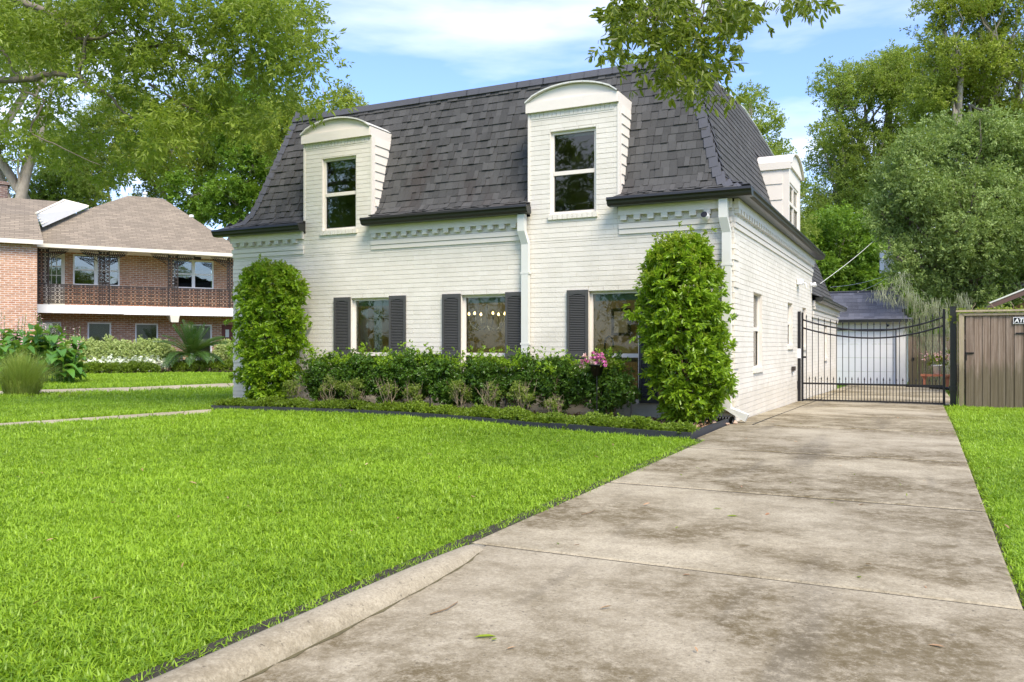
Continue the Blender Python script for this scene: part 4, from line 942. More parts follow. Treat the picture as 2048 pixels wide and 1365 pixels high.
for i, x in enumerate(hx):
    root = empty('hedge_shrub', hl[i], 'shrub', W(x, -.52, .03), TH, 'dark green shrubs of the front hedge'); mb = MB(); stems(root, mb, 5, .62, .24, .013, .04); mb.build('stem', M['twig'], root, smooth=True)
    h = .93+random.uniform(-.05, .06)-(.10 if i in (0, 7) else 0)-(.04 if i == 8 else 0)
    bl_ = [(0, 0, h-.22, .42, .30, .24), (-.14, .02, h-.45, .36, .28, .22), (.16, -.02, h-.43, .36, .28, .24), (.0, 0, h-.62, .28, .22, .14)]
    P_ = blob_points(bl_, 470, 8, .55, .3); scatter('foliage', P_, C_hdg, root, (.7, 1.2), .6, kind='stuff')
    T_ = blob_points([(0, 0, h-.13, .36, .26, .15)], 60, 7, .5, .6); T_ = T_[T_[:, 2] > h-.2]
    T_ = np.concatenate([T_, np.array([(random.uniform(-.33, .33), random.uniform(-.2, .15), h+random.uniform(-.02, .10)) for _ in range(9)])]); scatter('new_growth', T_, C_htip, root, (.7, 1.3), .4, kind='stuff')
az = [(-7.10, .50, 1, 'sparse twiggy azalea at the foot of the left column shrub'), (-6.35, .55, 1, 'first small azalea in front of the hedge left of the first window'), (-5.85, .50, 1, 'small yellow green azalea below the first window'), (-5.18, .55, 0, 'nearly bare grey twiggy azalea right of the first window'), (-4.72, .48, 1, 'bushy yellow green azalea with an orange leaf before the hedge'), (-3.88, .52, 1, 'thin yellow leaved azalea below the middle window'), (-3.25, .55, 0, 'bare twiggy azalea at the foot of the downspout'), (-2.72, .55, 1, 'tall thin yellow green azalea right of the downspout'), (-2.22, .42, 0, 'small sparse azalea below the third window')]
for x, h, lf, lb in az:
    root = empty('azalea', lb, 'azalea', W(x, -.88-(.25 if x > -3.5 else 0), .03), TH, 'small azaleas in front of the hedge'); mb = MB(); stems(root, mb, 9, h, .17, .006, .04); mb.build('stem', M['drytwig'], root)
    P_ = blob_points([(0, 0, h*.72, .20, .15, h*.30)], 110 if lf else 22, 6, .5, .4); scatter('foliage', P_, C_az, root, (.7, 1.2), .5, kind='stuff')
# flower pot on a stand among the hedge
fp = empty('flower_planter', 'black planter of pink petunias standing among the hedge at the third window', 'planter', W(-1.72, -.82, .03), TH)
mb = MB(); mb.tube([(0, 0, 0), (0, 0, .68)], .008, 6); mb.tube([(.0, 0, .02), (.0, 0, 0), (.16, .0, -.01)], .006, 5); mb.build('stand', M['iron'], fp)
MB().lathe([(.0, .64), (.06, .64), (.11, .78), (.12, .78), (.12, .80), (.0, .79)], (0, 0, 0), 16).build('pot', M['black'], fp, smooth=True)
C_pk = cluster_set('petal', M['pink'], 16, .045, .05, .05, .9, .2); C_pp = cluster_set('palepetal', M['palepink'], 16, .045, .05, .045, .9, .2)
scatter('foliage', [(random.gauss(0, .12), random.gauss(0, .07), .80+random.uniform(-.03, .09)) for _ in range(40)], C_az, fp, (.7, 1.1), .5, kind='stuff')
for i, (x, z) in enumerate([(-.17, .84), (-.13, .90), (-.08, .87), (-.20, .78), (.0, .93), (.04, .90), (.08, .92), (.13, .87), (.02, .86), (-.04, .82), (.14, .82)]):
    o = link(bpy.data.objects.new('blossom', (C_pp if i in (1, 3, 9) else C_pk).objects[i % 3].data), fp); o.location = (x, -.07, z); o.rotation_euler = (i, i*2, i*3)
for x, y, lb in ((-1.16, -1.0, 'thin black garden stake in front of the right column shrub'), (-4.35, -.98, 'thin black garden stake among the hedge below the middle window'), (-3.0, -1.12, 'thin black garden stake right of the downspout')):
    MB(lambda p, x=x, y=y: W(x+p[0], y+p[1], p[2])).tube([(0, 0, .0), (0, 0, .32)], .009, 6).build('garden_stake', M['iron'], None, label=lb, cat='stake', group='black garden stakes')

# ---------------------------------------------------------------- gate
GY = 6.6; gz0 = g(0, GY)
gate = empty('driveway_gate', 'black iron driveway gate with curved top rails and spear pickets', 'gate', W(0, GY, 0), TH)
GT = lambda p: p
def bar(x0, x1, y0, y1, z0, z1, name='bar', parent=gate): return MB().box(x0, x1, y0, y1, z0, z1).build(name, M['iron'], parent)
bar(.075, .115, -.02, .02, gz0+.03, 1.78, 'stile'); bar(2.71, 2.755, -.02, .02, gz0-.0, 1.80, 'stile')
def arc_z(x, lo, l, r_): u = (x-1.45)/1.36; return lo+(l-lo)*u*u if u < 0 else lo+(r_-lo)*u*u
for lo, l, r_, nm in ((1.385, 1.63, 1.68, 'upper_arc'), (1.235, 1.46, 1.51, 'lower_arc')):
    MB().tube([(x, 0, arc_z(x, lo, l, r_)) for x in np.linspace(.11, 2.72, 28)], .017, 8).build('curved_rail', M['iron'], gate, smooth=True)
bar(.115, 2.71, -.016, .016, .275, .31, 'middle_rail'); bar(.115, 2.71, -.016, .016, gz0+.05, gz0+.08, 'bottom_rail')
npk = 22
def picket(x, top, name):
    o = bar(x-.0065, x+.0065, -.0065, .0065, gz0+.08, top-.07, name)
    MB().lathe([(.007, -.09), (.011, -.085), (.007, -.075), (.007, -.06), (.014, -.045), (.010, -.02), (0, .02)], (x, 0, top), 6).build('spear_tip', M['iron'], o)
stp = (2.71-.115)/npk
for k in range(npk):
    x = .115+stp*(k+.5)-.0; picket(x, arc_z(x, 1.385, 1.63, 1.68)+.17-.05*abs((x-1.45)/1.36), 'picket')
    if k < npk-1: picket(x+stp/2, .43, 'short_picket')
bar(.10, .16, .02, .05, .82, .86, 'latch')
gp_ = empty('gate_post', 'slim black steel gate post fixed against the white side wall', 'gate post', W(0.028, GY-.03, 0), TH)
MB().box(-.02, .035, -.03, .03, gz0-.05, 1.80).build('post', M['iron'], gp_); MB().box(-.026, .042, -.036, .036, .82, 1.02).build('white_bracket', M['white'], gp_); MB().box(-.03, -.0, -.07, -.032, .18, .34).build('hinge_box', M['black'], gp_)
gp_ = empty('gate_post', 'thick black square gate post between the gate and the wooden fence', 'gate post', W(2.89, GY-.06, 0), TH)
MB().box(-.055, .055, -.055, .055, gz0-.08, 1.83).build('post', M['gutter'], gp_); MB().box(-.06, .06, -.06, .06, 1.83, 1.845).build('cap', M['gutter'], gp_); MB().box(.057, .115, -.05, .05, .36, .72).build('control_box', M['black'], gp_)
MB().box(-.075, .062, -.085, -.057, .20, .30).build('bracket', M['gutter'], gp_)
op = empty('gate_opener', 'black gate opener arm running behind the gate to the thick post', 'gate opener', W(2.85, GY+.07, 0), TH); MB().tube([(-.02, 0, .24), (-.38, .03, .26)], .028, 10).build('arm_cylinder', M['black'], op); MB().tube([(-.38, .03, .26), (-.80, -.02, .27)], .014, 8).build('arm_rod', M['iron'], op)

# ---------------------------------------------------------------- right wooden fence
FY = 6.3; fz = g(4, FY)
fen = empty('wooden_fence', 'weathered grey brown cedar fence with gate beside the driveway', 'fence', W(2.95, FY, 0), TH)
fb = lambda x0, x1, y0, y1, z0, z1, nm, m_='fence': MB().box(x0, x1, y0, y1, z0, z1).build(nm, M[m_], fen)
fb(.0, .02, .05, .12, fz-.05, 1.55, 'corner_board', 'rail'); fb(.03, .115, -.03, .05, fz-.02, 1.70, 'post', 'rail')
x = .15
while x < 4.6:
    w_ = random.uniform(.115, .135); zt = 1.69; dx = random.choice((-.012, .0, .010))
    fb(x, x+w_, -.012+dx, .008+dx, fz+random.uniform(-.01, .03), zt, 'board'); x += w_+random.uniform(.005, .012)
fb(.12, 4.6, .03, .04, fz, 1.65, 'added_gap_backing'); fb(.10, 4.6, -.04, -.019, 1.655, 1.70, 'trim_rail', 'rail'); fb(-.02, 4.62, -.07, .09, 1.725, 1.76, 'cap_rail', 'rail'); fb(.06, 4.6, .012, .05, 1.2, 1.29, 'back_rail', 'fence')  # backing sheet added behind the boards so their gaps read dark
hg = MB().box(.125, .28, -.03, -.019, .93, .955).build('hinge', M['black'], fen); MB().tube([(.15, -.028, .80), (.15, -.028, .96)], .012, 6).build('hinge_pin', M['black'], hg)
MB().box(.96, 1.25, -.03, -.021, 1.30, 1.325).build('latch', M['black'], fen)
sg = empty('fence_sign', 'small black sign with white border and white letters on the wooden fence', 'sign', W(3.87, FY-.035, 1.49), TH)
MB().box(0, .40, 0, .008, 0, .125).build('border', M['white'], sg); MB().box(.010, .39, -.003, -.0005, .010, .115).build('plate', M['black'], sg)
tcu = bpy.data.curves.new('lettering', 'FONT'); tcu.body = 'ATLAS'; tcu.size = .105; tcu.extrude = .001; tcu.offset = .0028; tcu.shear = .15
to = bpy.data.objects.new('lettering', tcu); link(to); dg = bpy.context.evaluated_depsgraph_get(); tm = bpy.data.meshes.new_from_object(to.evaluated_get(dg)); bpy.data.objects.remove(to)
tm.name = 'lettering'; tm.materials.clear(); tm.materials.append(M['white']); to = link(bpy.data.objects.new('lettering', tm), sg); to.rotation_euler = (R(90), 0, 0); to.location = (.02, -.006, .026)
# vines over the fence
C_vine = cluster_set('vine', L['fary'], 20, .12, .055, .035, .7, .5)
vn = empty('vine', 'tangled green vine spilling over the top of the wooden fence', 'vine', W(3.1, FY+.3, 1.7), TH)
mb = MB()
for k in range(26):
    x = random.uniform(-.1, 2.6); mb.tube(wiggle((x, 0, -.1), (x+random.uniform(-.5, .5), random.uniform(-.15, .2), random.uniform(.05, .25)), 5, .3), .006, 5, cap=False)
mb.tube(wiggle((-.05, .0, -1.7), (-.1, 0, 0), 6, .05), .012, 6); mb.build('stem', M['drytwig'], vn)
scatter('foliage', [(random.uniform(-.25, 2.8), random.gauss(.05, .1), random.uniform(-.12, .09)) for _ in range(230)]+[(random.gauss(-.14, .06), random.gauss(.3, .08), random.uniform(-1.6, .1)) for _ in range(150)], C_vine, vn, (.6, 1.1), .5, kind='stuff')

# ---------------------------------------------------------------- garage at the back
AY = 20.5; az0 = g(0, AY)
gar = empty('garage', 'white garage with wide door and charcoal shingle mansard roof behind the gate', 'garage', W(0, AY, 0), TH)
mb = MB(); wall_cells(mb, -5, 1.85, az0-.1, 1.98, [(-3.2, 1.49, az0-.1, 1.62)], 0, .2); mb.box(1.65, 1.85, .2, 5, az0-.1, 1.98); mb.build('wall', M['whitepaint'], gar)
for k in range(4):
    z0 = az0+.02+k*(1.60-az0)/4; MB().box(-3.2, 1.49, .06, .09, z0, z0+(1.60-az0)/4-.008).build('door_panel', M['garagedoor'], gar)
MB().box(-3.3, 1.53, -.02, .0-.002, 1.62, 1.66).build('door_trim', M['edging'], gar); MB().box(1.50, 1.535, -.02, -.002, az0, 1.62).build('door_trim', M['edging'], gar)
P = [(.22, 1.99), (.08, 2.03), (-.05, 2.12), (-.35, 3.02)]; mb = MB()
for (a0, z0), (a1, z1) in zip(P[:-1], P[1:]):
    x0, x1 = 1.85+a0*.75, 1.85+a1*.62; mb.quad((-5, -a0, z0), (x0, -a0, z0), (x1, -a1, z1), (-5, -a1, z1)); mb.quad((x0, -a0, z0), (x0, 5, z0), (x1, 5, z1), (x1, -a1, z1))
mb.quad((-5, .35, 3.02), (1.63, .35, 3.02), (1.63, 5, 3.05), (-5, 5, 3.05)); gr_ = mb.build('roof', M['shingle_bed'], gar, recalc=False)
out = []; pl = [0]
for a, b in zip(P[:-1], P[1:]): pl.append(pl[-1]+math.hypot(b[0]-a[0], b[1]-a[1]))
t = 0
while t < pl[-1]-.03:
    a0, z0 = prof(t, P, pl); a1, z1 = prof(min(t+.155, pl[-1]), P, pl); tu = np.array([a1-a0, z1-z0]); tu /= np.linalg.norm(tu)+1e-9; nu = np.array([abs(tu[1]), abs(tu[0])]); s = -3.4
    while s < 1.85+a0*.7-.1:
        w_ = random.choice([.16, .2, .3, .34]); m_ = np.array([(a0+a1)/2, (z0+z1)/2])+nu*.012
        out.append(((s+w_/2, -m_[0], m_[1]), np.array([w_-.004, 0, 0]), np.array([0, -nu[0]*.01, nu[1]*.01]), np.array([0, -(a1-a0-nu[0]*.014), z1-z0-nu[1]*.014]))); s += w_
    t += .141
M['shingle2'] = m_shingle('blue_grey_shingle', (.035, .037, .048), (.12, .125, .15), False)
a_ = math.atan2(CAMH[1]-AY, CAMH[0])
pieces(gr_, 'shingle', out, M['shingle2'], (CAMH[0], CAMH[1]-AY, 1.1), 300, 'shingles')
MB().box(-5, 2.05, -.30, -.20, 1.90, 2.0).build('gutter', M['gutter'], gar); MB().box(-5, 1.66, .30, .42, 3.02, 3.06).build('ridge_cap', M['cap'], gar)
camera_thing((1.25, AY-.02, 1.76), 0, 'tiny black and white security camera above the garage door')
bf = empty('back_fence', 'weathered wooden fence with latch at the back right of the garage', 'fence', W(1.9, AY+.3, 0), TH); x = 0
while x < 1.7:
    w_ = random.uniform(.13, .15); MB().box(x, x+w_, 0, .02, az0, 1.42+random.uniform(-.01, .01)).build('board', M['fence'], bf); x += w_+.008
MB().box(-.02, 1.7, -.03, .05, 1.435, 1.47).build('cap_rail', M['fence'], bf); MB().box(.12, .2, -.02, -.002, .55, .65).build('latch', M['black'], bf)
bn = empty('garden_bench', 'terracotta coloured curved bench behind the gate by the fence', 'bench', W(2.75, AY-1.6, g(2.7, 19)), TH)
MB().box(-.45, .45, -.16, .16, .40, .47).build('seat', M['terracotta'], bn)
for x in (-.33, .33): MB().prism([(x-.08, .40), (x+.08, .40), (x+.05, .3), (x+.04, 0), (x-.04, 0), (x-.05, .3)], .22, 'xz', -.11).build('leg', M['terracotta'], bn)
pt = empty('flower_pot', 'white pot of pale pink flowers on the terracotta bench', 'flower pot', W(2.78, AY-1.6, g(2.7, 19)+.47), TH)
MB().lathe([(0, 0), (.10, 0), (.15, .28), (.16, .28), (.16, .31), (0, .29)], (0, 0, 0), 16).build('pot', M['white'], pt, smooth=True)
scatter('foliage', [(random.gauss(0, .16), random.gauss(0, .12), .35+random.uniform(0, .25)) for _ in range(60)], C_vine, pt, (.6, 1.0), .5, kind='stuff')
for k in range(34): o = link(bpy.data.objects.new('blossom', C_pp.objects[k % 3].data), pt); o.location = (random.gauss(0, .22), random.gauss(-.05, .12), .52+random.uniform(-.05, .22)); o.rotation_euler = (k, k*2, k*3); o.scale = (1, 1, 1)
# neighbour's roof beyond the fence at the right
nh = empty('brown_roofed_house', 'tan house with brown eave and gutter behind the wooden fence', 'house', W(4.98, 13.5, .08), TH)
mb = MB(); mb.box(-.2, 6, 0, 4, -.4, 2.15); mb.prism([(-.2, 2.15), (3.4, 3.72), (6, 2.6), (6, 2.15)], 4, 'xz', .003); mb.build('wall', M['tan'], nh)
mb = MB(); mb.prism([(-1.0, 2.10), (3.4, 4.06), (6, 2.9), (6, 2.8), (3.4, 3.94), (-1.0, 2.02)], 5.2, 'xz', -.8); mb.build('roof', M['brownroof'], nh)
MB().prism([(-1.08, 2.06), (3.4, 4.03), (3.4, 3.90), (-1.08, 1.94)], .05, 'xz', -.88).build('fascia', M['brown'], nh); MB().prism([(-1.1, 2.10), (3.4, 4.09), (3.4, 4.04), (-1.1, 2.065)], .06, 'xz', -.90).build('drip_edge', M['pipe'], nh)

# ---------------------------------------------------------------- neighbouring brick house on the left
nb = empty('orange_brick_house', 'orange brick two storey house with brown hip roof and iron lace balcony', 'house', (NX, NY, 0), NA)
CAMN = (0, 0, 0)
lo_w = [(-.6, .86, .3, 2.08, 'single'), (1.87, 2.80, .3, 2.08, 'single'), (3.77, 4.72, .3, 2.06, 'single'), (6.15, 7.05, .3, 2.04, 'single')]
up_w = [(1.31, 3.14, 3.69, 5.03), (5.34, 7.13, 3.70, 5.01)]
holes = [(a, b, c, d) for a, b, c, d, _ in lo_w]+up_w+[(.20, 1.0, 2.75, 5.02), (7.50, 8.3, .05, 2.04)]
mb = MB(FT); wall_cells(mb, -.6, 9.5, -.3, 5.10, holes, -1.55, -1.3); mb.build('wall', M['redbrick'], nb)
mb = MB(); mb.box(-7, -.05, -1.3, 1.0, -.3, 5.08); mb.build('wing_wall', M['palebrick'], nb)
mb = MB(); mb.box(-1.35, -.05, -1.34, -1.302, -.3, 5.08); mb.build('corner_pilaster', M['palebrick'], nb)
def nwin(s0, s1, z0, z1, mull=None, rail=None, y=1.33, grid=None):
    f = MB(); fw = .06; f.box(s0, s0+fw, y-.05, y+.03, z0, z1); f.box(s1-fw, s1, y-.05, y+.03, z0, z1); f.box(s0+fw, s1-fw, y-.05, y+.03, z1-fw, z1); f.box(s0+fw, s1-fw, y-.05, y+.03, z0, z0+fw)
    if mull: f.box(mull-.07, mull+.07, y-.05, y+.03, z0+fw, z1-fw)
    if rail: f.box(s0+fw, s1-fw, y-.06, y+.02, rail-.03, rail+.03)
    if grid:
        for i in range(1, grid[0]): x = s0+(s1-s0)*i/grid[0]; f.box(x-.015, x+.015, y-.04, y+.02, z0+fw, z1-fw)
        for i in range(1, grid[1]): z = z0+(z1-z0)*i/grid[1]; f.box(s0+fw, s1-fw, y-.041, y+.021, z-.015, z+.015)
    fo = f.build('window', M['whitepaint'], nb)
    cs = [(s0+fw, mull-.07), (mull+.07, s1-fw)] if mull else [(s0+fw, s1-fw)]; rs = [(z0+fw, rail-.03), (rail+.03, z1-fw)] if rail else [(z0+fw, z1-fw)]
    for a, b in cs:
        for c, d in rs: MB().box(a, b, y+.0, y+.008, c, d).build('pane', M['darkglass'], fo)
    mb = MB(); mb.box(s0, s1, y+.55, y+.6, z0-.1, z1+.1); mb.build('curtain', M['roomdark'] if mull else M['roomwall'], fo); return fo  # plain backing sheet; the dark colour stands in for an unlit room
for a, b, c, d, _ in lo_w: nwin(a, b, c, d)
nwin(*up_w[0], mull=2.2, rail=4.36); nwin(*up_w[1], mull=6.24, rail=4.36)
mb = MB(); mb.box(.20, 1.0, 1.30, 1.36, 2.76, 5.02); dr = mb.build('balcony_door', M['cream'], nb)
for i in range(3):
    for j in range(3): MB().box(.32+i*.19, .48+i*.19, 1.285, 1.298, 3.72+j*.38, 4.06+j*.38).build('pane', M['darkglass'], dr)
mb = MB(); mb.box(7.5, 8.3, 1.36, 1.42, .05, 2.04); dr = mb.build('front_door', M['reddoor'], nb)
for i in range(3): MB().box(7.68, 7.84, 1.345, 1.358, .5+i*.48, .86+i*.48).build('pane', M['curtain'], dr)
# balcony deck, fascia, lamp
MB().box(-.04, 9.5, .0, 1.29, 2.62, 2.77).build('balcony_floor', M['cream'], nb); mb = MB(); mb.box(-.04, 4.1-.9, -.04, -.001, 2.42, 2.77); mb.box(3.2, 9.5, -.055, -.001, 2.40, 2.77); mb.build('balcony_fascia', M['whitepaint'], nb)
mb = MB(); mb.add([(5.05, -.05, 2.40), (5.45, -.05, 2.40), (5.45, 1.28, 2.40), (5.05, 1.28, 2.40), (5.1, -.02, 2.10), (5.4, -.02, 2.10), (5.4, .5, 2.16), (5.1, .5, 2.16)], [(0, 1, 5, 4), (1, 2, 6, 5), (2, 3, 7, 6), (3, 0, 4, 7), (4, 5, 6, 7)]); mb.build('beam_end', M['cream'], nb)
MB().box(6.15, 6.45, .5, .65, 4.98, 5.09).build('porch_lamp', M['lace'], nb)
# cast iron lace
def lace_mesh(name, w_, h_, nx_, nz_):
    mb = MB(); cw, chh = w_/nx_, h_/nz_
    for i in range(nx_):
        for j in range(nz_):
            cx, cz = (i+.5)*cw, (j+.5)*chh; r_ = min(cw, chh)*.36
            mb.tube([(cx+r_*math.cos(t), 0, cz+r_*math.sin(t)) for t in np.linspace(0, 2*PI, 9)], .013, 4, cap=False)
            for sx in (-1, 1):
                for sz in (-1, 1):
                    mb.tube([(cx+sx*cw*.5*u, 0, cz+sz*(chh*.5*u**.5 if (i+j) % 2 else chh*.5*u**1.8)) for u in (.15, .5, .8, 1)], .011, 4, cap=False)
            mb.add([(cx+sx, 0, cz+sz) for sx, sz in ((-.03, 0), (0, -.055), (.03, 0), (0, .055))]+[(cx, -.02, cz)], [(0, 1, 4), (1, 2, 4), (2, 3, 4), (3, 0, 4)])
    for x in (.0, ): mb.tube([(x, 0, 0), (x, 0, h_)], .014, 4)
    for z in (0, h_*.99): mb.box(0, w_, -.012, .012, z-.012, z+.012)
    me = bpy.data.meshes.new(name); me.from_pydata(mb.v, [], mb.f); me.materials.append(M['lace']); return me
lm = lace_mesh('railing_panel', .48, .80, 3, 5)
for k in range(19): o = link(bpy.data.objects.new('railing_panel', lm), nb); o.location = (-.03+k*.48, .05, 2.83)
cm = lace_mesh('lace_column', .40, 1.42, 3, 9)
for x in (-.02, 2.24, 4.99, 7.5): o = link(bpy.data.objects.new('lace_column', cm), nb); o.location = (x, .05, 3.65)
for x in (.0, .38, 2.24, 2.64, 4.99, 5.39, 7.6): MB().tube([(x, .05, 2.77), (x, .05, 5.1)], .022, 6).build('iron_post', M['lace'], nb)
def bracket(x, s):
    mb = MB()
    for k in range(7):
        u = k/7; cx = x+s*(.08+.55*u); cz = 5.0-.03*k*0; h_ = .34*(1-u)+.06
        mb.tube([(cx+.055*math.cos(t), .05, 5.0-h_*.25+.055*math.sin(t)) for t in np.linspace(0, 2*PI, 8)], .014, 4, cap=False)
        mb.tube([(cx, .05, 5.06), (cx-s*.03, .05, 5.06-h_*.8)], .013, 4, cap=False); mb.tube([(cx, .05, 5.06-h_), (cx+s*.08, .05, 5.06-h_*.85)], .016, 4, cap=False)
    mb.tube([(x, .05, 4.6), (x+s*.25, .05, 4.84), (x+s*.68, .05, 5.02)], .014, 4, cap=False); mb.tube([(x, .05, 5.07), (x+s*.72, .05, 5.07)], .016, 4)
    mb.build('lace_bracket', M['lace'], nb)
for x, s in ((.38, 1), (2.24, -1), (2.64, 1), (4.99, -1), (5.39, 1), (7.5, -1)): bracket(x, s)
# roofs
mb = MB(); mb.quad((-1.5, -.32, 5.24), (8.4, -.32, 5.24), (5.4, 5.0, 8.36), (3.8, 5.0, 8.36)); mb.quad((8.4, -.32, 5.24), (8.6, 11, 5.3), (5.6, 6, 8.36), (5.4, 5.0, 8.36)); mb.quad((-1.5, -.32, 5.24), (3.8, 5, 8.36), (3.6, 6, 8.36), (-1.5, 11, 5.3)); mb.build('hip_roof', M['brownroof'], nb, recalc=False)
mb = MB(); mb.box(-.2, 8.42, -.36, -.30, 5.10, 5.25); mb.box(-.05, 8.4, -.29, 1.3, 5.10, 5.14); mb.build('eave_fascia', M['cream'], nb)
mb = MB(); mb.quad((-7.5, -1.65, 5.22), (.16, -1.65, 5.22), (-.05, .2, 6.45), (-7.5, .2, 6.45)); mb.quad((-7.5, .2, 6.45), (-.05, .2, 6.45), (1.0, 3.0, 7.52), (-7.5, 3.0, 7.52)); mb.build('wing_roof', M['brownroof'], nb, recalc=False)
MB().box(-7.5, .16, -1.70, -1.64, 5.06, 5.23).build('wing_fascia', M['cream'], nb)
sp = [(-.08, .22, 6.50), (1.0, 2.95, 7.55), (2.0, 2.95, 7.36), (.16, .55, 6.02)]
mb = MB(); mb.quad(*sp); mb.build('gable_siding', M['whitepaint'], nb, recalc=False)
sv = [Vector(p) for p in sp]
for k in range(1, 5):
    a = sv[0].lerp(sv[3], k/5); b = sv[1].lerp(sv[2], k/5); MB().tube([a+Vector((0, -.03, .01)), b+Vector((0, -.03, .01))], .014, 4).build('siding_board', M['cream'], nb)
MB().tube([sv[0]+Vector((0, -.04, .03)), sv[1]+Vector((0, -.04, .03)), sv[2]+Vector((.0, -.04, .02))], .05, 5).build('rake_trim', M['cream'], nb)
mb = MB(); mb.box(-2.2, -1.15, 2.9, 3.7, 6.6, 8.2); chm = mb.build('chimney', M['chim'], nb); MB().box(-2.27, -1.08, 2.83, 3.77, 8.06, 8.16).build('chimney_cap', M['chim'], chm)
for x, y, z in ((6.45, 3.2, 7.05), (4.6, 5.2, 8.3)): MB().lathe([(.07, -.5), (.07, .22), (.11, .22), (.11, .33), (0, .36)], (x, y, z), 10).build('vent_pipe', M['white'], nb)

# ---------------------------------------------------------------- neighbour's planting
C_pale = cluster_set('pale', L['pale'], 34, .16, .075, .034, .8, .5)
C_low = cluster_set('lowhedge', L['cover'], 30, .12, .07, .03, .8, .5)
def hedge_thing(name, label, x0, x1, y, h, dpt, coll, n, s, mat='twig'):
    root = empty(name, label, 'hedge', WN((x0+x1)/2, y, 0), NA); hw = (x1-x0)/2; P_ = []
    for _ in range(n):
        x = random.uniform(-hw, hw); a = random.uniform(0, PI); e = min(1, (hw-abs(x))/.5+.35)**.5; r_ = random.uniform(.8, 1)*(1+.06*math.sin(x*5)+.05*math.sin(x*11+a*4)); P_.append((x, -dpt*math.cos(a)*r_*e*-1 if False else dpt*math.cos(a)*r_*e, .05+h*abs(math.sin(a))**.45*r_*e*random.uniform(.35, 1)**.4))
    mb = MB(); x = -hw+.3
    while x < hw: mb.tube(wiggle((x, 0, 0), (x+random.uniform(-.1, .1), 0, h*.6), 3, .2), .03, 5); x += .7
    mb.build('stem', M[mat], root); scatter('foliage', P_, coll, root, s, .5, kind='stuff')
hedge_thing('round_hedge', 'pale green variegated hedge under the balcony house windows', -.3, 4.9, -2.6, 1.28, .75, C_pale, 2300, (.8, 1.3))
hedge_thing('round_hedge', 'short pale hedge right of the sago palm before the brick house', 6.6, 8.8, -2.0, 1.30, .7, C_pale, 700, (.8, 1.3))
hedge_thing('low_hedge', 'low clipped dark green border hedge along the neighbour lawn', -.8, 4.0, -4.9, .38, .38, C_low, 1300, (.7, 1.1))
hedge_thing('low_hedge', 'low rounded border hedge right of the sago palm', 4.6, 8.6, -4.2, .42, .38, C_low, 1100, (.7, 1.1))
cc = bpy.data.collections.new('caladium_leaves'); gg = np.random.default_rng(5)
for k in range(3):
    n = 9; V_, F_ = leaves_np(gg.normal(0, .10, (n, 3))*np.array([1, 1, .8])+np.array([0, 0, .28]), rdir(n, gg)+np.array([0, -.5, -.2]), np.tile([0, -.5, 1.], (n, 1))+rdir(n, gg)*.4, gg.uniform(.14, .22, n), gg.uniform(.1, .16, n)); cc.objects.link(bpy.data.objects.new('caladium', np_mesh('caladium', V_, F_, L['calad'])))
scatter('caladium_bed', [WN(random.uniform(1.6, 6.2), random.uniform(-4.2, -3.4), random.uniform(0, .22)) for _ in range(150)], cc, None, (.7, 1.1), .2, kind='stuff', label='white leaved caladiums massed behind the low hedge', cat='caladiums')
# sago palm
sp_ = empty('sago_palm', 'dark green sago palm with arching fronds before the brick house', 'palm', WN(5.35, -3.9, 0), 0)
mb = MB(); mb.lathe([(.24, 0), (.28, .15), (.25, .45), (.20, .62), (0, .68)], (0, 0, 0), 12); mb.build('trunk', M['bark'], sp_)
def frond_mesh(Lf, droop):
    pa = []; V_ = []; F_ = []; n = 34
    for i in range(n+1):
        u = i/n; pa.append((Lf*u*(1-.18*droop*u), 0, Lf*(.55*u-droop*u*u)))
    for i in range(3, n):
        p = Vector(pa[i]); t = (Vector(pa[i+1])-Vector(pa[i-1])).normalized(); ll = .30*math.sin(PI*min(1, (i/n)*.9+.12))**.6
        for s in (-1, 1):
            tip = p+Vector((t.x*ll*.55, s*ll*.82, t.z*ll*.5+.05)); k = len(V_); wv = t*.012; V_ += [tuple(p-wv*.5), tuple(p+wv*.5), tuple(p.lerp(tip, .6)+wv*.7), tuple(tip), tuple(p.lerp(tip, .6)-wv*.5)]; F_.append((k, k+1, k+2, k+3, k+4))
    m_ = MB(); m_.add(V_, F_); m_.tube(pa[::4]+[pa[-1]], .012, 4, cap=False); me = bpy.data.meshes.new('frond'); me.from_pydata(m_.v, [], m_.f); me.materials.append(L['palm']); return me
fm = [frond_mesh(1.25, .75), frond_mesh(1.3, .45), frond_mesh(1.1, .15)]
for k in range(64):
    j = 0 if k < 26 else 1 if k < 48 else 2; o = link(bpy.data.objects.new('frond', fm[j]), sp_); o.location = (0, 0, .60); o.rotation_euler = (random.uniform(-.15, .15), -[.0, .35, .8][j]+random.uniform(-.15, .15), random.uniform(0, 2*PI)); o.scale = (random.uniform(1.1, 1.35),)*3
MB().lathe([(.06, 0), (.09, .1), (.05, .35), (0, .45)], (0, 0, .62), 10).build('seed_cone', M['drytwig'], sp_)
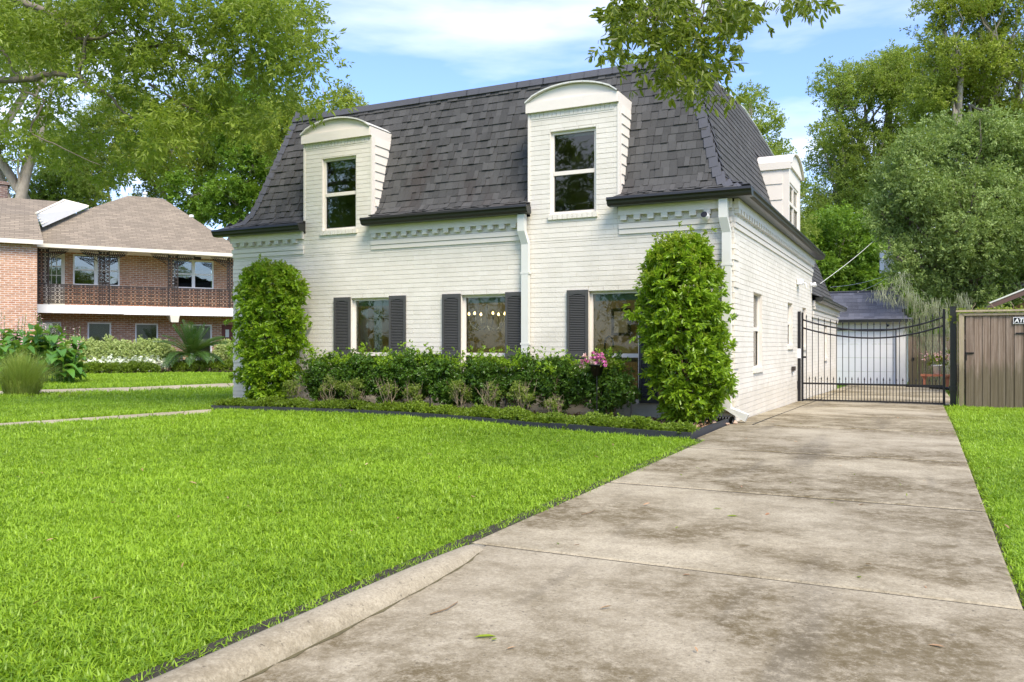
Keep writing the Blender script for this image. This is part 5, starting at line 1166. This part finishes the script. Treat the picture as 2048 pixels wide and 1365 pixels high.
# canna lilies
for i, (x, y, hh) in enumerate([(-14.4, 24.6, 1.35), (-13.7, 24.3, 1.5), (-13.1, 24.0, 1.25), (-15.2, 25.2, 1.5), (-12.6, 23.5, .85), (-14.1, 23.3, 1.1)]):
    lb = ['broad leaved canna in the middle of the clump at the left edge', 'tallest canna with spent pink flower spikes before the lower window', 'canna at the right end of the clump beside the pale hedge', 'leftmost broad leaved canna against the pale brick wing', 'short drooping canna in front of the pale hedge', 'canna plant just behind the tall ornamental grass'][i]
    cn = empty('canna', lb, 'canna', (x, y, 0), random.uniform(0, 6), 'canna lilies left of the pale hedge'); sm = MB(); lf = MB(); fl = MB()
    for k in range(11):
        a = random.uniform(0, 2*PI); bx_, by_ = .32*math.cos(a)*random.random(), .32*math.sin(a)*random.random(); tz = hh*random.uniform(.8, 1.15); tx, ty = bx_*1.8, by_*1.8
        sm.tube([(bx_, by_, 0), (tx, ty, tz)], .012, 5)
        if k % 3 == 0:
            for q in range(7): z_ = tz+.05+q*.07; fl.add([(tx+random.gauss(0, .03), ty+random.gauss(0, .03), z_+random.gauss(0, .02)) for _ in range(4)], [(0, 1, 2), (1, 2, 3), (0, 2, 3)])
            sm.tube([(tx, ty, tz), (tx+.05, ty, tz+.5)], .007, 4)
        for q in range(5):
            z_ = tz*(.25+.17*q); b = random.uniform(0, 2*PI); ll = random.uniform(.4, .68); wd = .25; dx, dy = math.cos(b), math.sin(b); up = random.uniform(.35, 1.1); px, py = bx_+(tx-bx_)*z_/tz, by_+(ty-by_)*z_/tz; vs = []
            for u in (0, .2, .45, .7, .9, 1):
                w_ = wd*math.sin(PI*min(1, u*.92+.06))**.8*.55; cx_, cy_, cz_ = px+dx*ll*u*(.75), py+dy*ll*u*.75, z_+ll*(up*u-.75*u*u); vs += [(cx_-dy*w_, cy_+dx*w_, cz_+w_*.45), (cx_, cy_, cz_), (cx_+dy*w_, cy_-dx*w_, cz_+w_*.45)]
            lf.add(vs, [(3*j, 3*j+1, 3*j+4, 3*j+3) for j in range(5)]+[(3*j+1, 3*j+2, 3*j+5, 3*j+4) for j in range(5)])
    sm.build('stem', L['canna'], cn); lf.build('leaves', L['canna'], cn, smooth=True, recalc=False, kind='stuff'); fl.build('flower_spike', M['palepink'], cn, recalc=False, kind='stuff')
# ornamental grass clump
og = empty('ornamental_grass', 'tall arching ornamental grass clump in mulch at the left edge', 'grass clump', (-10.6, 17.95, 0)); n = 2800; gg = np.random.default_rng(9)
a = gg.uniform(0, 2*PI, n); r0_ = gg.uniform(0, .33, n); ln = gg.uniform(.5, 1.12, n); out_ = gg.uniform(.05, .95, n)*(r0_/.33*.6+.4); Vv = []
bpos = np.stack([r0_*np.cos(a), r0_*np.sin(a), np.zeros(n)], 1); dv = np.stack([np.cos(a+gg.normal(0, .5, n)), np.sin(a+gg.normal(0, .5, n)), np.zeros(n)], 1); sd_ = np.stack([-dv[:, 1], dv[:, 0], np.zeros(n)], 1)*.005
lv = []
for u in (0, .35, .65, .85, 1):
    p = bpos+dv*(out_*u**1.8*1.1)[:, None]+np.array([0, 0, 1])*(ln*(u-.42*out_*u**3))[:, None]; lv += [p-sd_*(1.1-u), p+sd_*(1.1-u)]
V_ = np.stack(lv, 1).reshape(-1, 3); F_ = (np.array([(2*j, 2*j+1, 2*j+3, 2*j+2) for j in range(4)])[None]+10*np.arange(n)[:, None, None]).reshape(-1, 4)
o = link(bpy.data.objects.new('blades', np_mesh('blades', V_, F_, L['clump'])), og); o['kind'] = 'stuff'
mb = MB(); mb.add([(-10.35+.95*math.cos(t)*1.2, 17.95+.8*math.sin(t), .012) for t in np.linspace(0, 2*PI, 25)[:-1]], [tuple(range(24))]); mb.build('mulch_ring', M['soil'], None, recalc=False, kind='structure')
bd = MB(); bd.add([WN(x, y, .006) for x, y in ((-8, -5.2), (9.5, -4.9), (9.5, 1.2), (-8, 1.2))], [(0, 1, 2, 3)]); bd.build('neighbor_bed', M['soil'], None, recalc=False, kind='structure')

# ---------------------------------------------------------------- trees
def sphere(px, py, D, r, ry=None, rd=None):
    """blob centred where the ray through this picture point reaches depth D, in metres"""
    return ((px-1024)/FPX*D, D, 1.1+(690-py)/FPX*D, r, rd or r, ry or r)
C_far = cluster_set('far', L['far'], 46, .62, .135, .075, .6, .6)
C_fary = cluster_set('fary', L['fary'], 46, .60, .135, .075, .6, .6)
C_bri = cluster_set('bright', L['bright'], 46, .60, .17, .085, .6, .7)
C_live = cluster_set('live', L['live'], 42, .50, .12, .055, .6, .5)
C_oak = cluster_set('oak', L['oak'], 34, .36, .098, .032, .7, .45, hang=.35)
C_near = cluster_set('nearoak', L['oaknear'], 16, .13, .070, .024, 1.0, .3, six=True, hang=.7)
tree('pale_trunk_tree', 'tall tree with thick pale trunk at the far left behind the chimney', 'tree', (-25.5, 43, 0), .62, [sphere(-60, 120, 43, 4.5), sphere(60, 300, 43, 2.6, 1.6), sphere(110, 60, 42, 3.5), sphere(20, -80, 43, 5), sphere(-120, 330, 44, 3)], C_far, 1500, (.8, 1.3), 'palebark', 'trees behind the brick house')
tree('shade_tree', 'mid green tree behind the gable between chimney and hip roof', 'tree', (-21.5, 52, 0), .3, [sphere(150, 330, 52, 3.2), sphere(70, 370, 50, 2.4), sphere(215, 300, 54, 3), sphere(190, 380, 50, 2.0), sphere(110, 395, 50, 2)], C_far, 1500, (.8, 1.3), 'palebark', 'trees behind the brick house')
tree('shade_tree', 'yellow green tree with curved trunk behind the peak of the hip roof', 'tree', (-18.2, 50, 0), .32, [sphere(360, 290, 50, 3.2), sphere(300, 335, 51, 2.3), sphere(410, 335, 50, 2.2), sphere(345, 220, 52, 3.2), sphere(430, 240, 52, 2.6), sphere(275, 250, 53, 2.8)], C_fary, 1900, (.8, 1.25), 'palebark', 'trees behind the brick house', kinks=.2)
tree('shade_tree', 'tree with straight trunk just left of the charcoal mansard roof', 'tree', (-15.8, 47, 0), .26, [sphere(470, 250, 47, 2.6), sphere(505, 330, 47, 2.2), sphere(440, 400, 47, 1.8), sphere(520, 230, 48, 2.6), sphere(475, 390, 46, 1.6), sphere(390, 390, 48, 1.8), sphere(540, 380, 47, 2)], C_bri, 2000, (.75, 1.2), 'palebark', 'trees behind the brick house', split=.7)
tree('shade_tree', 'pale yellow green treetop showing above the left end of the mansard roof', 'tree', (-9.5, 42, 0), .35, [sphere(650, 225, 42, 2.0), sphere(700, 215, 42, 1.3), sphere(590, 240, 42, 2.3), sphere(630, 330, 42, 3.0)], C_fary, 900, (.8, 1.2), 'palebark')
tree('shade_tree', 'tree whose tip pokes above the ridge of the mansard roof', 'tree', (5.6, 40, 0), .3, [sphere(1258, 130, 40, .8, 1.3), sphere(1275, 190, 40, 2.0), sphere(1260, 300, 40, 3.0)], C_far, 450, (.7, 1.0), 'palebark')
tree('shade_tree', 'thin airy tree rising behind the right end of the mansard roof', 'tree', (11.5, 38, 0), .28, [sphere(1520, 240, 38, 1.5, 1.9), sphere(1545, 330, 38, 1.5, 1.8), sphere(1500, 200, 38, .9), sphere(1480, 330, 38, 2.2), sphere(1565, 420, 38, 1.8)], C_far, 620, (.6, 1.0), 'palebark')
tree('large_oak', 'large spreading oak behind the garage beyond the blue sky gap', 'tree', (20, 52, -.4), .6, [sphere(1730, 210, 52, 3.8), sphere(1690, 300, 52, 3.4), sphere(1790, 300, 52, 4), sphere(1660, 390, 52, 3.0), sphere(1760, 400, 51, 3.6), sphere(1700, 170, 53, 1.7), sphere(1800, 170, 52, 2.6), sphere(1850, 230, 52, 3.5), sphere(1640, 440, 51, 2.0), sphere(1760, 140, 52, 1.6)], C_far, 3600, (.75, 1.25), 'palebark', 'trees behind the garage and fence')
tree('large_oak', 'tall yellow green tree filling the upper right corner', 'tree', (24, 42, -.4), .5, [sphere(1960, 60, 42, 3.4), sphere(2040, 170, 42, 4), sphere(1900, 130, 42, 2.4), sphere(1940, 210, 42, 3), sphere(1995, -40, 42, 2.6), sphere(2090, 30, 42, 4), sphere(1880, 30, 42, 1.1), sphere(2080, 310, 41, 3), sphere(1985, 290, 42, 3)], C_fary, 3600, (.7, 1.2), 'palebark', 'trees behind the garage and fence')
lv_b = [sphere(1850, 350, 30, 1.9), sphere(1930, 320, 30, 2.0), sphere(2000, 380, 30, 2.3), sphere(1830, 430, 30, 1.7), sphere(1900, 450, 29, 2.2), sphere(1990, 480, 29, 2.3), sphere(1860, 520, 29, 1.5), sphere(1950, 560, 29, 1.6), sphere(2060, 450, 30, 2.6), sphere(2050, 570, 29, 1.6), sphere(1800, 380, 30, 1.1), sphere(1880, 570, 29, .9), sphere(1795, 515, 29, .75), sphere(1770, 440, 30, .8), sphere(1960, 265, 30, 1.0), sphere(2070, 300, 30, 1.6), sphere(1820, 300, 30, .8), sphere(1890, 285, 31, .9)]
lt = tree('live_oak', 'grey green live oak hung with pale moss behind the wooden fence', 'tree', (17.2, 30, -.3), .38, lv_b, C_live, 4300, (.6, 1.25), 'bark', 'trees behind the garage and fence', split=.5, sub=15)
tree('shade_tree', 'bright green leafy tree low behind the garage roof', 'tree', (15.2, 40, -.4), .22, [sphere(1690, 480, 40, 2.3), sphere(1640, 540, 40, 1.7), sphere(1725, 545, 39, 2.0), sphere(1670, 590, 39, 1.8), sphere(1760, 450, 40, 1.6), sphere(1740, 600, 39, 1.5), sphere(1630, 480, 41, 1.3)], C_bri, 1900, (.7, 1.15), 'bark', 'trees behind the garage and fence')
tree('shade_tree', 'shadowy green understory tree behind the back fence', 'tree', (22, 38, -.4), .2, [sphere(1850, 640, 37, 2.0), sphere(1950, 620, 38, 2.2), sphere(2040, 600, 38, 2.2), sphere(1790, 600, 39, 1.6), sphere(1900, 560, 40, 2.5), sphere(2000, 520, 40, 2.6)], C_bri, 1500, (.8, 1.2), 'bark', 'trees behind the garage and fence')
# hanging moss
ms = MB(); gm = random.Random(4)
spots = [(1784, 590, 20), (1815, 592, 26), (1835, 640, 40), (1850, 655, 45), (1828, 600, 30), (1870, 610, 38), (1885, 650, 46), (1862, 680, 26), (1900, 640, 40), (1760, 585, 16), (1925, 600, 30), (1940, 640, 30), (1845, 690, 20), (1875, 700, 22), (1805, 560, 18), (1870, 740, 30), (1890, 720, 40), (1850, 620, 30), (1820, 655, 20)]
for px, py, ln_ in spots:
    for k in range(110):
        D = 27.5; x = (px+gm.gauss(0, 8)-1024)/FPX*D; z = 1.1+(690-py+gm.uniform(-12, 16))/FPX*D; l_ = ln_/FPX*D*gm.uniform(.3, 1.2); y = D+gm.gauss(0, .25); w_ = gm.uniform(.003, .008); dx = gm.gauss(0, .05)
        ms.add([(x-17.2-w_, y-30, z+.3), (x-17.2+w_, y-30+.01, z+.3), (x-17.2+w_+dx, y-30, z+.3-l_*.6), (x-17.2+dx*1.6, y-30, z+.3-l_), (x-17.2-w_+dx, y-30-.01, z+.3-l_*.6)], [(0, 1, 2, 4), (4, 2, 3)])
ms.build('hanging_moss', M['moss'], lt, recalc=False, kind='stuff')
# bare pale branch in the upper right tree
# far woodland closing the horizon
wp = []
for k in range(5200):
    a = random.uniform(-.62, .62); D = random.uniform(62, 75); wp.append((a*D, D, random.uniform(0, 1)**.7*(7.5+1.6*math.sin(a*19)+1.2*math.sin(a*43))))
scatter('far_woodland', wp, C_bri, None, (1.3, 2.1), .5, kind='stuff', label='distant mass of green woodland behind the houses', cat='woodland')
wp = []
for k in range(2800):
    a = random.uniform(1.9, 4.6) if k % 3 else random.uniform(2.3, 4.2); D = random.uniform(38, 46); wp.append((math.sin(a)*D, math.cos(a)*D, random.uniform(0, 1)**.7*(9.5+2.2*math.sin(a*9)+1.6*math.sin(a*23))))
scatter('street_woodland', wp, C_far, None, (1.6, 2.4), .5, kind='stuff', label='band of trees across the street mirrored in the windows', cat='woodland')
# foreground oak at upper left, standing just outside the picture
tr = empty('foreground_oak', 'oak branches with narrow leaves reaching in from the upper left', 'tree', (-12.5, 13.5, 0)); B = Vector((-12.5, 13.5, 0))
def P3(px, py, D): return Vector(((px-1024)/FPX*D, D, 1.1+(690-py)/FPX*D))
mb = MB(lambda p: (p[0]-B.x, p[1]-B.y, p[2]-B.z)); mb.tube(wiggle(B, B+Vector((.3, 0, 5.2)), 6, .03), [.42, .36, .33, .31, .29, .27, .25], 12)
T1 = B+Vector((.3, 0, 4.6))
def limb(pts_, r_):
    P_ = [Vector(p) for p in pts_]; Q = [P_[0]*2-P_[1]]+P_+[P_[-1]*2-P_[-2]]; out = []
    for i in range(1, len(Q)-2):
        for u in (0, .25, .5, .75): out.append(.5*((2*Q[i])+(Q[i+1]-Q[i-1])*u+(2*Q[i-1]-5*Q[i]+4*Q[i+1]-Q[i+2])*u*u+(3*Q[i]-Q[i-1]-3*Q[i+1]+Q[i+2])*u**3)+Vector((random.gauss(0, .012), random.gauss(0, .02), random.gauss(0, .012))))
    out.append(P_[-1]); r_ *= .72; mb.tube(out, [r_*(1-.8*i/(len(out)-1)) for i in range(len(out))], 8)
limb([T1, P3(-200, 40, 13), P3(0, 0, 12.6), P3(70, 14, 12.4), P3(120, 40, 12.3), P3(160, 80, 12.2), P3(250, 60, 12)], .12)
limb([P3(100, 20, 12.4), P3(150, 60, 12.4), P3(200, 105, 12.6), P3(330, 90, 12.8), P3(370, 110, 13), P3(430, 135, 13), P3(520, 110, 13.2), P3(600, 60, 13.4)], .075)
limb([T1+Vector((0, 0, -.6)), P3(-150, 170, 12.5), P3(0, 162, 12), P3(60, 158, 12), P3(110, 150, 12), P3(155, 152, 12), P3(180, 178, 12), P3(215, 186, 12.1), P3(248, 225, 12.2), P3(300, 260, 12.3)], .085)
limb([P3(-30, 60, 12.3), P3(5, 100, 12.2), P3(25, 140, 12.1), P3(40, 155, 12)], .05)
limb([P3(158, 152, 12), P3(172, 80, 11.9), P3(200, 45, 11.8), P3(230, 10, 11.7)], .04); limb([P3(430, 135, 13), P3(470, 150, 13), P3(560, 165, 13.2)], .03); limb([P3(300, 170, 12.2), P3(350, 200, 12.4), P3(430, 240, 12.6), P3(520, 260, 12.8)], .03)
limb([P3(30, 180, 12), P3(90, 205, 12), P3(60, 260, 12), P3(110, 290, 12), P3(200, 330, 12)], .03)
mb.build('trunk', M['bark'], tr, smooth=True)
fb_ = []
for px, py, r_ in [(0, 40, .75), (110, 90, .8), (60, 250, .5), (220, 60, .9), (330, 60, .9), (440, 60, .95), (540, 60, .85), (610, 50, .6), (260, 170, .8), (370, 170, .85), (480, 160, .85), (570, 150, .75), (620, 110, .4), (330, 260, .62), (420, 255, .66), (490, 230, .48), (150, 270, .45), (240, 290, .5), (100, 200, .5), (200, 340, .35), (60, 90, .6), (170, 10, .8), (480, -20, .9), (300, -30, .9), (640, 20, .3), (130, 310, .35), (290, 320, .4), (0, 150, .5)]:
    D = random.uniform(11.6, 13.6); p = P3(px, py, D); fb_.append((p.x, p.y, p.z, r_, r_*1.2, r_*.8))
scatter('crown', blob_points(fb_, 1450, 7, .55, .3)-np.array(B), C_oak, tr, (.7, 1.15), .5, kind='stuff')
# overhanging twigs at the top centre, from a tree behind the camera
tr = empty('overhanging_tree', 'leafy twigs hanging down into the top centre of the view', 'tree', (6.2, -1.8, 0)); B = Vector((6.2, -1.8, 0))
mb = MB(lambda p: (p[0]-B.x, p[1]-B.y, p[2]-B.z)); mb.tube(wiggle(B, (6.0, -1.6, 5.0), 6, .03), [.34, .28, .26, .25, .24, .22, .2], 12)
mb.tube(wiggle((6.0, -1.6, 4.7), (3.0, 4.0, 5.6), 6, .08), [.15, .13, .11, .10, .09, .08, .07], 9); mb.tube(wiggle((3.0, 4.0, 5.6), (1.7, 6.8, 4.75), 5, .08), [.07, .055, .045, .035, .03, .02], 7)
tw = []
for px, py, n_ in [(1230, 20, 7), (1250, 60, 8), (1225, 95, 4), (1300, 30, 9), (1330, 80, 9), (1320, 120, 6), (1380, 50, 10), (1400, 100, 8), (1360, 140, 7), (1430, 40, 8), (1450, 80, 6), (1470, 40, 5), (1410, 150, 6), (1340, 160, 4), (1395, 185, 3), (1440, 130, 3), (1490, 20, 5), (1350, 0, 12), (1270, 0, 9), (1450, 0, 8), (1520, 30, 2), (1590, 8, 3), (1620, 15, 3), (1560, 5, 2), (1215, 110, 2), (1290, 145, 2), (1445, 195, 2), (1300, 60, 6)]:
    for k in range(max(1, int(n_*2.7))):
        D = random.uniform(5.9, 7.1); p = P3(px+random.gauss(0, 16), py+random.gauss(0, 12), D); tw.append(tuple(p-B))
    q = P3(px, py, 6.5); mb.tube(wiggle(Vector((1.7+random.uniform(-.5, .5), 6.5, 4.5)), q, 5, .12), [.012, .010, .008, .006, .004, .003], 5, cap=False)
mb.build('trunk', M['bark'], tr, smooth=True); scatter('crown', tw, C_near, tr, (.75, 1.15), .5, kind='stuff')
# trees across the street behind the viewer, mirrored in the windows
for x, y, s_, lb in ((-16, -22, 1.0, 'street tree left of the viewer reflected in the windows'), (-4, -27, 1.15, 'street tree opposite the house reflected in the upper windows'), (9, -24, .95, 'street tree right of the viewer reflected in the windows'), (-27, -12, 1.3, 'street tree far to the left reflected in the windows'), (-37, -3, 1.4, 'street tree beside the neighbour lot reflected in the left dormer')):
    tree('street_tree', lb, 'tree', (x, y, 0), .35*s_, [(x, y, 7*s_, 3.4*s_, 3.4*s_, 2.6*s_), (x+3*s_, y, 6*s_, 2.6*s_, 2.6*s_, 1.8*s_), (x-3*s_, y+1, 6.2*s_, 2.6*s_, 2.6*s_, 1.8*s_), (x, y+2, 9*s_, 2.4, 2.4, 2)], C_far, 620, (1.0, 1.6), 'bark', 'street trees behind the viewer')
# power lines and utility pole beyond the garage
up = empty('utility_pole', 'utility pole with white transformer box half hidden by the live oak', 'utility pole', (15.4, 34, -.4))
MB().tube([(.25, .3, 0), (.25, .3, 7.6)], [.13, .10], 10).build('pole', M['bark'], up); MB().box(-.25, .15, -.2, .2, 4.45, 5.35).build('transformer', M['white'], up)
for i, (a, b, lb) in enumerate(((P3(1640, 568, 24), P3(1790, 440, 33.5), 'long pale overhead cable running up from the house roof'), (P3(1660, 575, 33), P3(1790, 545, 33.8), 'short pale cable crossing low behind the garage'), (P3(1715, 585, 30), P3(1800, 535, 33.8), 'pale cable rising behind the garage ridge'))):
    MB().tube([a.lerp(b, u)-Vector((0, 0, .12*math.sin(PI*u))) for u in np.linspace(0, 1, 9)], .009, 5).build('cable', M['pipe'], None, label=lb, cat='cable', group='overhead cables behind the garage')
# fallen leaf and twigs on the drive
for x, y, mt, lb in ((1.27, -6.55, 'tip', 'small green leaf lying on the concrete driveway'), (.9, -9.1, 'tip', 'green grass clipping on the driveway beside the kerb')):
    V_, F_ = leaves_np(np.array([[0, 0, 0.]]), np.array([[1, .3, 0.]]), np.array([[0, 0, 1.]]), np.array([.085]), np.array([.02]), six=True); o = link(bpy.data.objects.new('fallen_leaf', np_mesh('fallen_leaf', V_, F_, L[mt]))); o.location = W(x, y, .042); tag(o, lb, 'leaf')
lw = []
for _ in range(420):
    Y = random.uniform(2.8, 15); X = random.uniform(-.6, .6)*Y
    if lawn_ok(X, Y): lw.append((X, Y, .035))
    lx, ly = toL(X, Y)
    if .4 < lx < 2.6 and ly < 5 and random.random() < .45: lw.append((X, Y, .042+g(lx, ly)))
lc = bpy.data.collections.new('leaf_litter')
for k in range(4):
    V_, F_ = leaves_np(np.array([[0, 0, 0.]]), np.array([[1, .2, .05]]), np.array([[0, .1, 1.]]), np.array([.03+.006*k]), np.array([.012]), six=True); lc.objects.link(bpy.data.objects.new('litter', np_mesh('litter', V_, F_, M['dryleaf'] if k % 2 else L['oak'])))
scatter('leaf_litter', lw, lc, None, (.6, 1.3), .25, kind='stuff', label='tiny fallen leaves scattered over lawn and driveway', cat='leaf litter')
for x, y, lb in ((.62, -8.95, 'thin curved twig on the driveway near the kerb'), (.45, -6.9, 'thin dark twig on the driveway at the lawn edge')):
    MB(lambda p, x=x, y=y: W(x+p[0], y+p[1], p[2])).tube([(0, 0, .041), (.03, .08, .044), (.02, .18, .042)], .003, 4).build('fallen_twig', M['twig'], None, label=lb, cat='twig')
